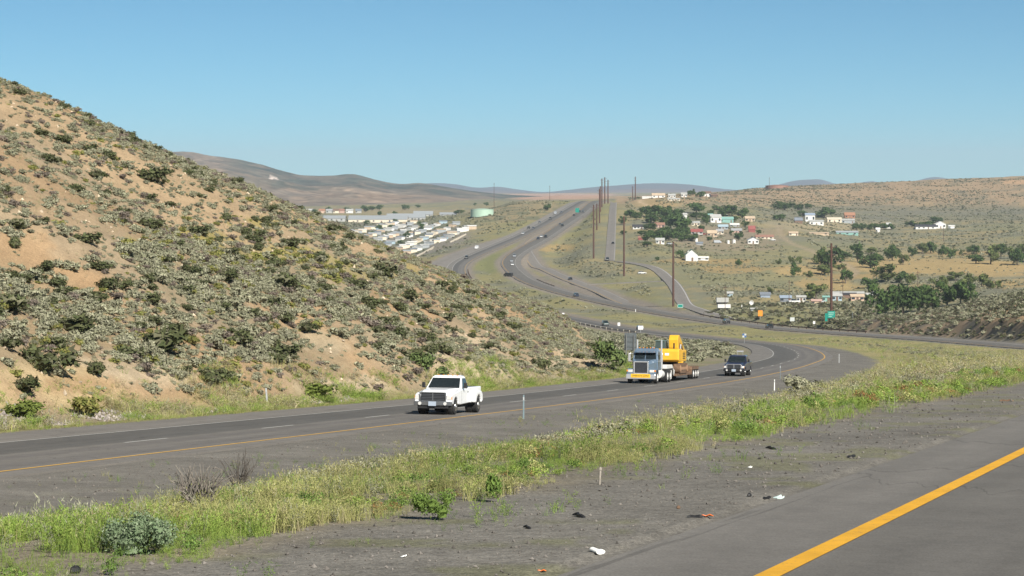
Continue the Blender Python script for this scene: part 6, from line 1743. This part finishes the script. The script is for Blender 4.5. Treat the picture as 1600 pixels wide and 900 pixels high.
# white gabled house with its green roof and low wing
house(1081,408,19,10,8,'white','green',"white house with a steep green roof and white gable standing alone in the grassland",1330,1.1,gable='y',wins=0)
for c in [o for o in bpy.data.objects if o.get("label", "").startswith("white house with a steep green")]:
    kk = c.location.y/F
    bm = bmesh.new(); box(bm, -.2*kk*3, .9, -9.5*kk*1.1-.05, -9.5*kk*1.1-.012, .1, 2.2); bm_obj("door", bm, bm_('brown'), c)
    for x in (-13.5, -10.8):
        bm = bmesh.new(); prism(bm, [(0, 0), (1.6, 0), (.8, 1.2)], -.8, .8, axis='y'); d_ = bm_obj("dormer", bm, bm_('white'), c); d_.location = ((-6.5 if x < -12 else -6.5)*kk, (-4 if x < -12 else 4)*kk, 13.5*kk)
house(1098.5,407,17,4.5,1.6,'white','white',"low white wing beside the steep green-roofed house",1330,.35,wins=2,door=False)
# hilltop
gh = "white houses on the hilltop"
house(1029,309,20,4,3,'white','tan',"hilltop house with a tan roof, largest of the row",2200,.5,group=gh)
house(1011,310,15,2.6,.6,'white','white',"low white wall-like building at the hilltop's left end",2200,.2,wins=0,group=gh)
house(1050,309,11,4,2,'white','pale',"small white hilltop house right of the tan roof",2200,.6,group=gh)
house(1069,308,9,5,2,'white','pale',"white hilltop house left of the dark trees",2200,.7,group=gh)
house(1053,314,19,3,1.4,'cream','pale',"long cream building just below the hilltop row",2150,.4,wins=3,group=gh)
house(1104,307,14,5,3,'white','brown',"white house with a brown roof right of the hilltop trees",2200,.7,group=gh)
house(1116,308,10,3,2,'brown','brown',"low brown house at the hilltop's right end",2200,.7,wins=1,group=gh)
# farmhouses under the mesa
gf = "farmhouses under the mesa"
house(1266,347,15,11,3,'white','bluegrey',"tall white farmhouse with a grey roof under the mesa",1850,.7,group=gf)
house(1276,352,22,6,2,'white','pale',"low white annex in front of the tall farmhouse",1800,.5,wins=2,group=gf)
house(1304,348,22,6,2,'cream','cream',"cream farm building right of the white farmhouse",1850,.5,wins=2,group=gf)
house(1328,341,16,5,4,'orange','orange',"farm building with an orange roof",1950,.6,group=gf)
house(1325,349,21,5,2,'lightgrey','pale',"pale grey shed in front of the orange roof",1850,.5,wins=1,group=gf,name="shed",cat="shed")
house(1324,367,34,4,2,'aqua','lightgrey',"long pale aqua barn below the farmhouses",1600,.3,wins=3,door=False,group=gf,name="barn",cat="barn")
house(1280,367,30,3,1,'tan','tan',"long low tan sheds left of the aqua barn",1600,.3,wins=2,door=False,group=gf,name="shed",cat="shed")
house(1240,368,14,4,2,'cream','tan',"small cream house left of the long tan sheds",1600,.6,wins=1,group=gf)
house(1372,363,6,5,2,'white','white',"small white hut right of the aqua barn",1650,.7,wins=1,door=False,group=gf)
house(1389,357,7,6,3,'white','pale',"white cottage at the left end of the dark hedge house",1750,.8,wins=1,door=False,group=gf)
house(1447,358,32,4,3,'white','dark',"long house with a dark roof by the hedge under the mesa",1720,.4,wins=3,group=gf)
house(1470,357,16,7,4,'white','white',"white house with a gable end under the mesa's right side",1740,.8,gable='y',wins=2,group=gf)
house(1487,357,9,4,1,'white','white',"small white outbuilding at the far right of the farmhouses",1740,.7,wins=1,door=False,group=gf)
house(1248,349,12,5,4,'brown','slate',"dark brown shed left of the tall white farmhouse",1880,.7,wins=0,group=gf,name="shed",cat="shed")
# compound by the northbound lanes
gc = "low buildings of the roadside compound"
house(1196,465,15,5,3,'bluegrey','slate',"blue-grey shed standing alone left of the compound",1000,.7,wins=0,group=gc,name="shed",cat="shed")
house(1228,472,17,7,3,'slate','bluegrey',"dark slate shed at the compound's left end",980,.6,wins=1,group=gc)
house(1252,472,14,8,2,'white','pale',"white house right of the dark slate shed",980,.6,group=gc)
house(1276,475,15,5,2,'tan','pinkish',"tan house below the compound's round tree",970,.6,wins=1,group=gc)
house(1291,471,10,7,1.5,'aqua','aqua',"small aqua house left of the tall pole",990,.7,wins=1,group=gc)
house(1308,470,15,8,3,'ltblue','pale',"light blue house right of the tall pole",990,.7,wins=2,group=gc)
house(1326,462,48,4,2,'white','pale',"long building with a white roof at the back of the compound",1040,.2,wins=3,door=False,group=gc)
house(1326,466,24,6,2,'brown','dark',"dark brown sheds between the blue and peach houses",1010,.5,wins=0,group=gc,name="shed",cat="shed")
house(1340,470,20,7,3,'peach','tan',"peach coloured house at the compound's right end",990,.6,wins=2,group=gc)
house(1358,466,9,6,2,'grey','pale',"small grey shed beside the white lorry",1000,.7,wins=0,group=gc,name="shed",cat="shed")
# white box trailers, lorry and dish near the ramp end
def boxvan(px_, py_, w_, h_, ymin, label, cat, m='white'):
    X, Y, Z = on_ground(px_, py_, ymin); k = Y/F; a = w_*k/2; h = h_*k
    e = empty("box_trailer", (X, Y, Z), .05, label, cat)
    bm = bmesh.new(); box(bm, -a, a, -1.2, 1.2, .8, .8+h); bm_obj("box_body", bm, bm_(m), e, bevel=.04)
    for x in (-a*.6, -a*.35, a*.6):
        for s in (-1, 1):
            bm = bmesh.new(); cyl(bm, (x, s*1.0, .45), (0, 1, 0), .45, .35, 14); bm_obj("wheel", bm, tyre_m, e)
    bm = bmesh.new(); box(bm, -a*.95, a*.95, -.5, .5, .55, .8); bm_obj("frame", bm, under_m, e)
boxvan(1128.5, 475, 19, 7, 900, "pale box trailer parked behind another at the road's end", "trailer", 'pale')
boxvan(1131, 484, 20, 5.5, 880, "white flat-sided trailer nearest the northbound lanes", "trailer")
boxvan(1368, 462, 9, 8, 980, "white lorry parked beyond the compound's right end", "truck")
house(1141,463,8,5,2,'ltblue','pale',"small light blue hut above the white trailers",980,.8,wins=1,door=False)
X, Y, Z = on_ground(1174, 478, 900)
e = empty("satellite_dish", (X, Y, Z), 0, "white satellite dish on a post in the scrub", "dish")
bm = bmesh.new(); bar(bm, (0, 0, 0), (0, 0, 1.0), .08, 8); bm_obj("post", bm, grey_steel, e)
bm = bmesh.new()
loft(bm, [[(q*math.cos(t), -.25-.35*(q/.9)**2+(.04 if j > 4 else 0), 1.35+q*math.sin(t)) for t in np.linspace(0, 2*math.pi, 20, endpoint=False)] for j, q in enumerate((.02, .3, .6, .8, .9, .9, .6, .02))], caps=True)
bm_obj("dish", bm, bm_('white'), e, smooth=True)
house(1178,485,9,2.5,1,'lightgrey','pale',"low pale shed beside the satellite dish",860,.6,wins=0,name="shed",cat="shed")
# ------------------------------------------------------------------ long grey roofs and mobile home park on the left
gl = "long grey-roofed buildings behind the mobile homes"
house(522,346,34,5,4,'pale','lightgrey',"grey-roofed building at the left end of the long roofs",2250,.9,wins=3,group=gl,cat="building",name="building")
house(590,348,92,5,6,'cream','lightgrey',"longest grey-roofed building, in the middle of the row",2250,.5,wins=5,group=gl,cat="building",name="building")
house(634,344,60,4,6,'pale','lightgrey',"grey-roofed building joining the right end of the longest one",2330,.6,wins=4,group=gl,cat="building",name="building")
house(661,338,30,3,5,'pale','lightgrey',"grey-roofed building higher up behind the long row",2500,.9,wins=2,group=gl,cat="building",name="building")
house(700,337,26,2,3,'pale','lightgrey',"low grey roof nearest the green water tank",2450,.9,wins=2,group=gl,cat="building",name="building")
for px_, w_, wl, rf, lb in ((484,10,'white','pale',"white house at the left end of the far row"),(503,9,'peach','orange',"orange house in the far row behind the long roofs"),(515,11,'pale','grey',"pale house right of the orange one in the far row"),
        (533,10,'pinkish','rust',"pinkish house in the far row"),(546,11,'white','pale',"bright white house in the far row"),(560,9,'pale','slate',"pale house with a slate roof at the far row's right end"),(525,9,'cream','brown',"cream house with a brown roof in the far row")):
    house(px_, 333, w_, 4, 2.5, wl, rf, lb, 2450, .8, group="houses of the far row", wins=1, door=False)
rows = (((633,399),(738,356),22,"front row"),((621,391),(716,352),19,"second row"),((592,390),(694,350),20,"third row"),((583,380),(672,350),18,"fourth row"),((562,374),(648,350),15,"fifth row"),((545,366),(622,350),12,"sixth row"))
gm_ = np.random.default_rng(77)
mh = {}
for ri, (p0, p1, n_, rn) in enumerate(rows):
    for k in range(n_):
        if gm_.random() < .12: continue
        u = (k+.5)/n_+gm_.uniform(-.02, .02)
        px_ = p0[0]+(p1[0]-p0[0])*u; py_ = p0[1]+(p1[1]-p0[1])*u+gm_.uniform(-1.6, 1.6)
        wl = ['white','cream','cream','pale','ltblue','lightgrey','tan'][int(gm_.integers(0, 7))]; rf = ['white','pale','lightgrey','pale','lightgrey','slate','grey','tan'][int(gm_.integers(0, 8))]
        w = gm_.uniform(4.6, 7.6); hgt = 2.4; dp = 4.0
        X, Y, Z = on_ground(px_, py_, 1550)
        e = empty("mobile_home", (X, Y, Z-.1), gm_.choice([.15, .15, 1.2])+gm_.uniform(-.08, .08), "%s mobile home, %s roof, %s from near end of park's %s" % ({'ltblue':'light blue','lightgrey':'light grey'}.get(wl, wl), {'ltblue':'light blue','lightgrey':'light grey'}.get(rf, rf), ordinal(k), rn), "mobile home", "mobile homes of the park")
        key = (wl, rf, round(w/2))
        if key not in mh:
            a = w/2
            bm = bmesh.new(); prism(bm, [(-dp/2, -.5), (dp/2, -.5), (dp/2, hgt), (0, hgt+.5), (-dp/2, hgt)], -a, a, axis='x'); m1 = bpy.data.meshes.new("wall"); bm.to_mesh(m1); bm.free(); m1.materials.append(bm_(wl))
            bm = bmesh.new()
            for s in (-1, 1): prism(bm, [(0, hgt+.62), (s*(dp/2+.3), hgt-.02), (s*(dp/2+.3), hgt+.14), (0, hgt+.8)], -a-.25, a+.25, axis='x')
            m2 = bpy.data.meshes.new("roof"); bm.to_mesh(m2); bm.free(); m2.materials.append(bm_(rf))
            mh[key] = (m1, m2)
        for nm, me in (("wall", mh[key][0]), ("roof", mh[key][1])): link(bpy.data.objects.new(nm, me), e)
# pale retaining walls on the slope below the park
for (a, b_), lb in ((((652,401),(678,387)),"pale low wall on the slope below the park, longer of two"),(((704,379),(728,367)),"pale low wall on the slope below the park, shorter and higher one")):
    A = Vector(on_ground(a[0], a[1], 1450)); B = Vector(on_ground(b_[0], b_[1], 1450))
    d = (B-A).normalized(); nrm = Vector((d.y, -d.x, 0))*.2
    bm = bmesh.new(); loft(bm, [[P+nrm+Vector((0, 0, -.5)), P-nrm+Vector((0, 0, -.5)), P-nrm+Vector((0, 0, 1.0)), P+nrm+Vector((0, 0, 1.0))] for P in (A, A.lerp(B, .5), B)])
    tag(bm_obj("retaining_wall", bm, mat("pale_block", (.62,.55,.44), .9)), lb, "wall")
# ------------------------------------------------------------------ litter on the near shoulder
def litter(px_, py_, kind, label, cat, m, s=1.0):
    X, Y, Z = on_ground(px_, py_, 8)
    tN_, zN_, _ = NB.near(np.array([X]), np.array([Y]))
    if -1.15 < tN_[0] < 11: Z = float(zN_[0])
    bm = bmesh.new()
    if kind == 'cup':
        cyl(bm, (0, 0, .034*s), (1, .12, 0), .034*s, .095*s, 18, .026*s); cyl(bm, (-.050*s, -.006*s, .034*s), (1, .12, 0), .037*s, .008*s, 18)
        for v in bm.verts: v.co.z *= .52+.25*math.sin(v.co.x*60)
    elif kind == 'paper':
        loft(bm, [[(x*s, -w_*s, .003+h_*s), (x*s, (w_+.004)*s, .002), (x*s, (w_+.003)*s, .006), (x*s, -w_*s+.003, .008+h_*s)] for x, w_, h_ in ((-.05, .012, .002), (-.03, .03, .014), (-.005, .026, .006), (.02, .034, .018), (.048, .014, .004))])
    elif kind == 'strip':
        loft(bm, [[(x*s, y_*s-.012*s, .002), (x*s, y_*s+.012*s, .002), (x*s, y_*s+.010*s, z_*s+.008), (x*s, y_*s-.010*s, z_*s+.010)] for x, y_, z_ in ((-.09, 0, .004), (-.05, .012, .02), (0, .004, .012), (.05, -.01, .022), (.10, 0, .004))])
    else:
        loft(bm, [[(math.cos(t)*r_*s, math.sin(t)*r_*.7*s, z_*s) for t in np.linspace(0, 6.283, 9)[:-1]] for r_, z_ in ((.03, -.005), (.045, .015), (.035, .04), (.012, .052))])
    o = bm_obj({'cup': "paper_cup", 'paper': "paper_scrap", 'strip': "rubber_strip", 'lump': "stone"}[kind], bm, m); o.location = (X, Y, Z+.002); o.rotation_euler = (0, 0, px_ % 3.0)
    tag(o, label, cat)
wp = mat("paper_white", (.80,.80,.76), .6, var=.05); og = mat("orange_plastic", (.70,.16,.03), .45, var=.1); gy_ = mat("glass_green_white", (.6,.72,.68), .25)
litter(932, 865, 'cup', "crushed white paper cup on the near gravel shoulder", "litter", wp, .95)
litter(1217, 779, 'paper', "white scrap of paper at the edge of the near pavement", "litter", gy_, 1.2)
litter(1104, 808, 'paper', "orange scrap lying on the gravel between the cup and the pale scrap", "litter", og, 1.1)
litter(846, 894, 'paper', "orange scrap at the bottom edge of the gravel", "litter", og, .6)
litter(1086, 809, 'strip', "black rubber strip beside the middle orange scrap", "litter", black_m, .7)
litter(1198, 780, 'strip', "black rubber strip left of the pale scrap", "litter", black_m, .7)
litter(1171, 776, 'lump', "black lump of tyre rubber above the pale scrap", "litter", black_m, .6)
litter(1572, 627, 'strip', "dark rust strip high on the shoulder at the right", "litter", rust_m, 1.6)
litter(1205, 702, 'strip', "black strip below the verge grass, right of the stake", "litter", black_m, 1.2)
litter(1330, 715, 'strip', "short black strip midway along the near shoulder", "litter", black_m, 1.0)
litter(1060, 795, 'lump', "dark stone left of the middle orange scrap", "stone", rust_m, .5)
litter(118, 896, 'lump', "dark stone at the bottom left corner of the verge", "stone", black_m, .9)
litter(631, 871, 'paper', "tiny white scrap on the gravel left of the cup", "litter", wp, .5)
litter(905, 808, 'strip', "long thin dark twig on the gravel above the cup", "litter", black_m, 1.0)
litter(824, 826, 'strip', "short dark twig on the gravel left of the long one", "litter", black_m, .6)
litter(1172, 731, 'paper', "small white scrap below the verge weeds at centre right", "litter", wp, .6)
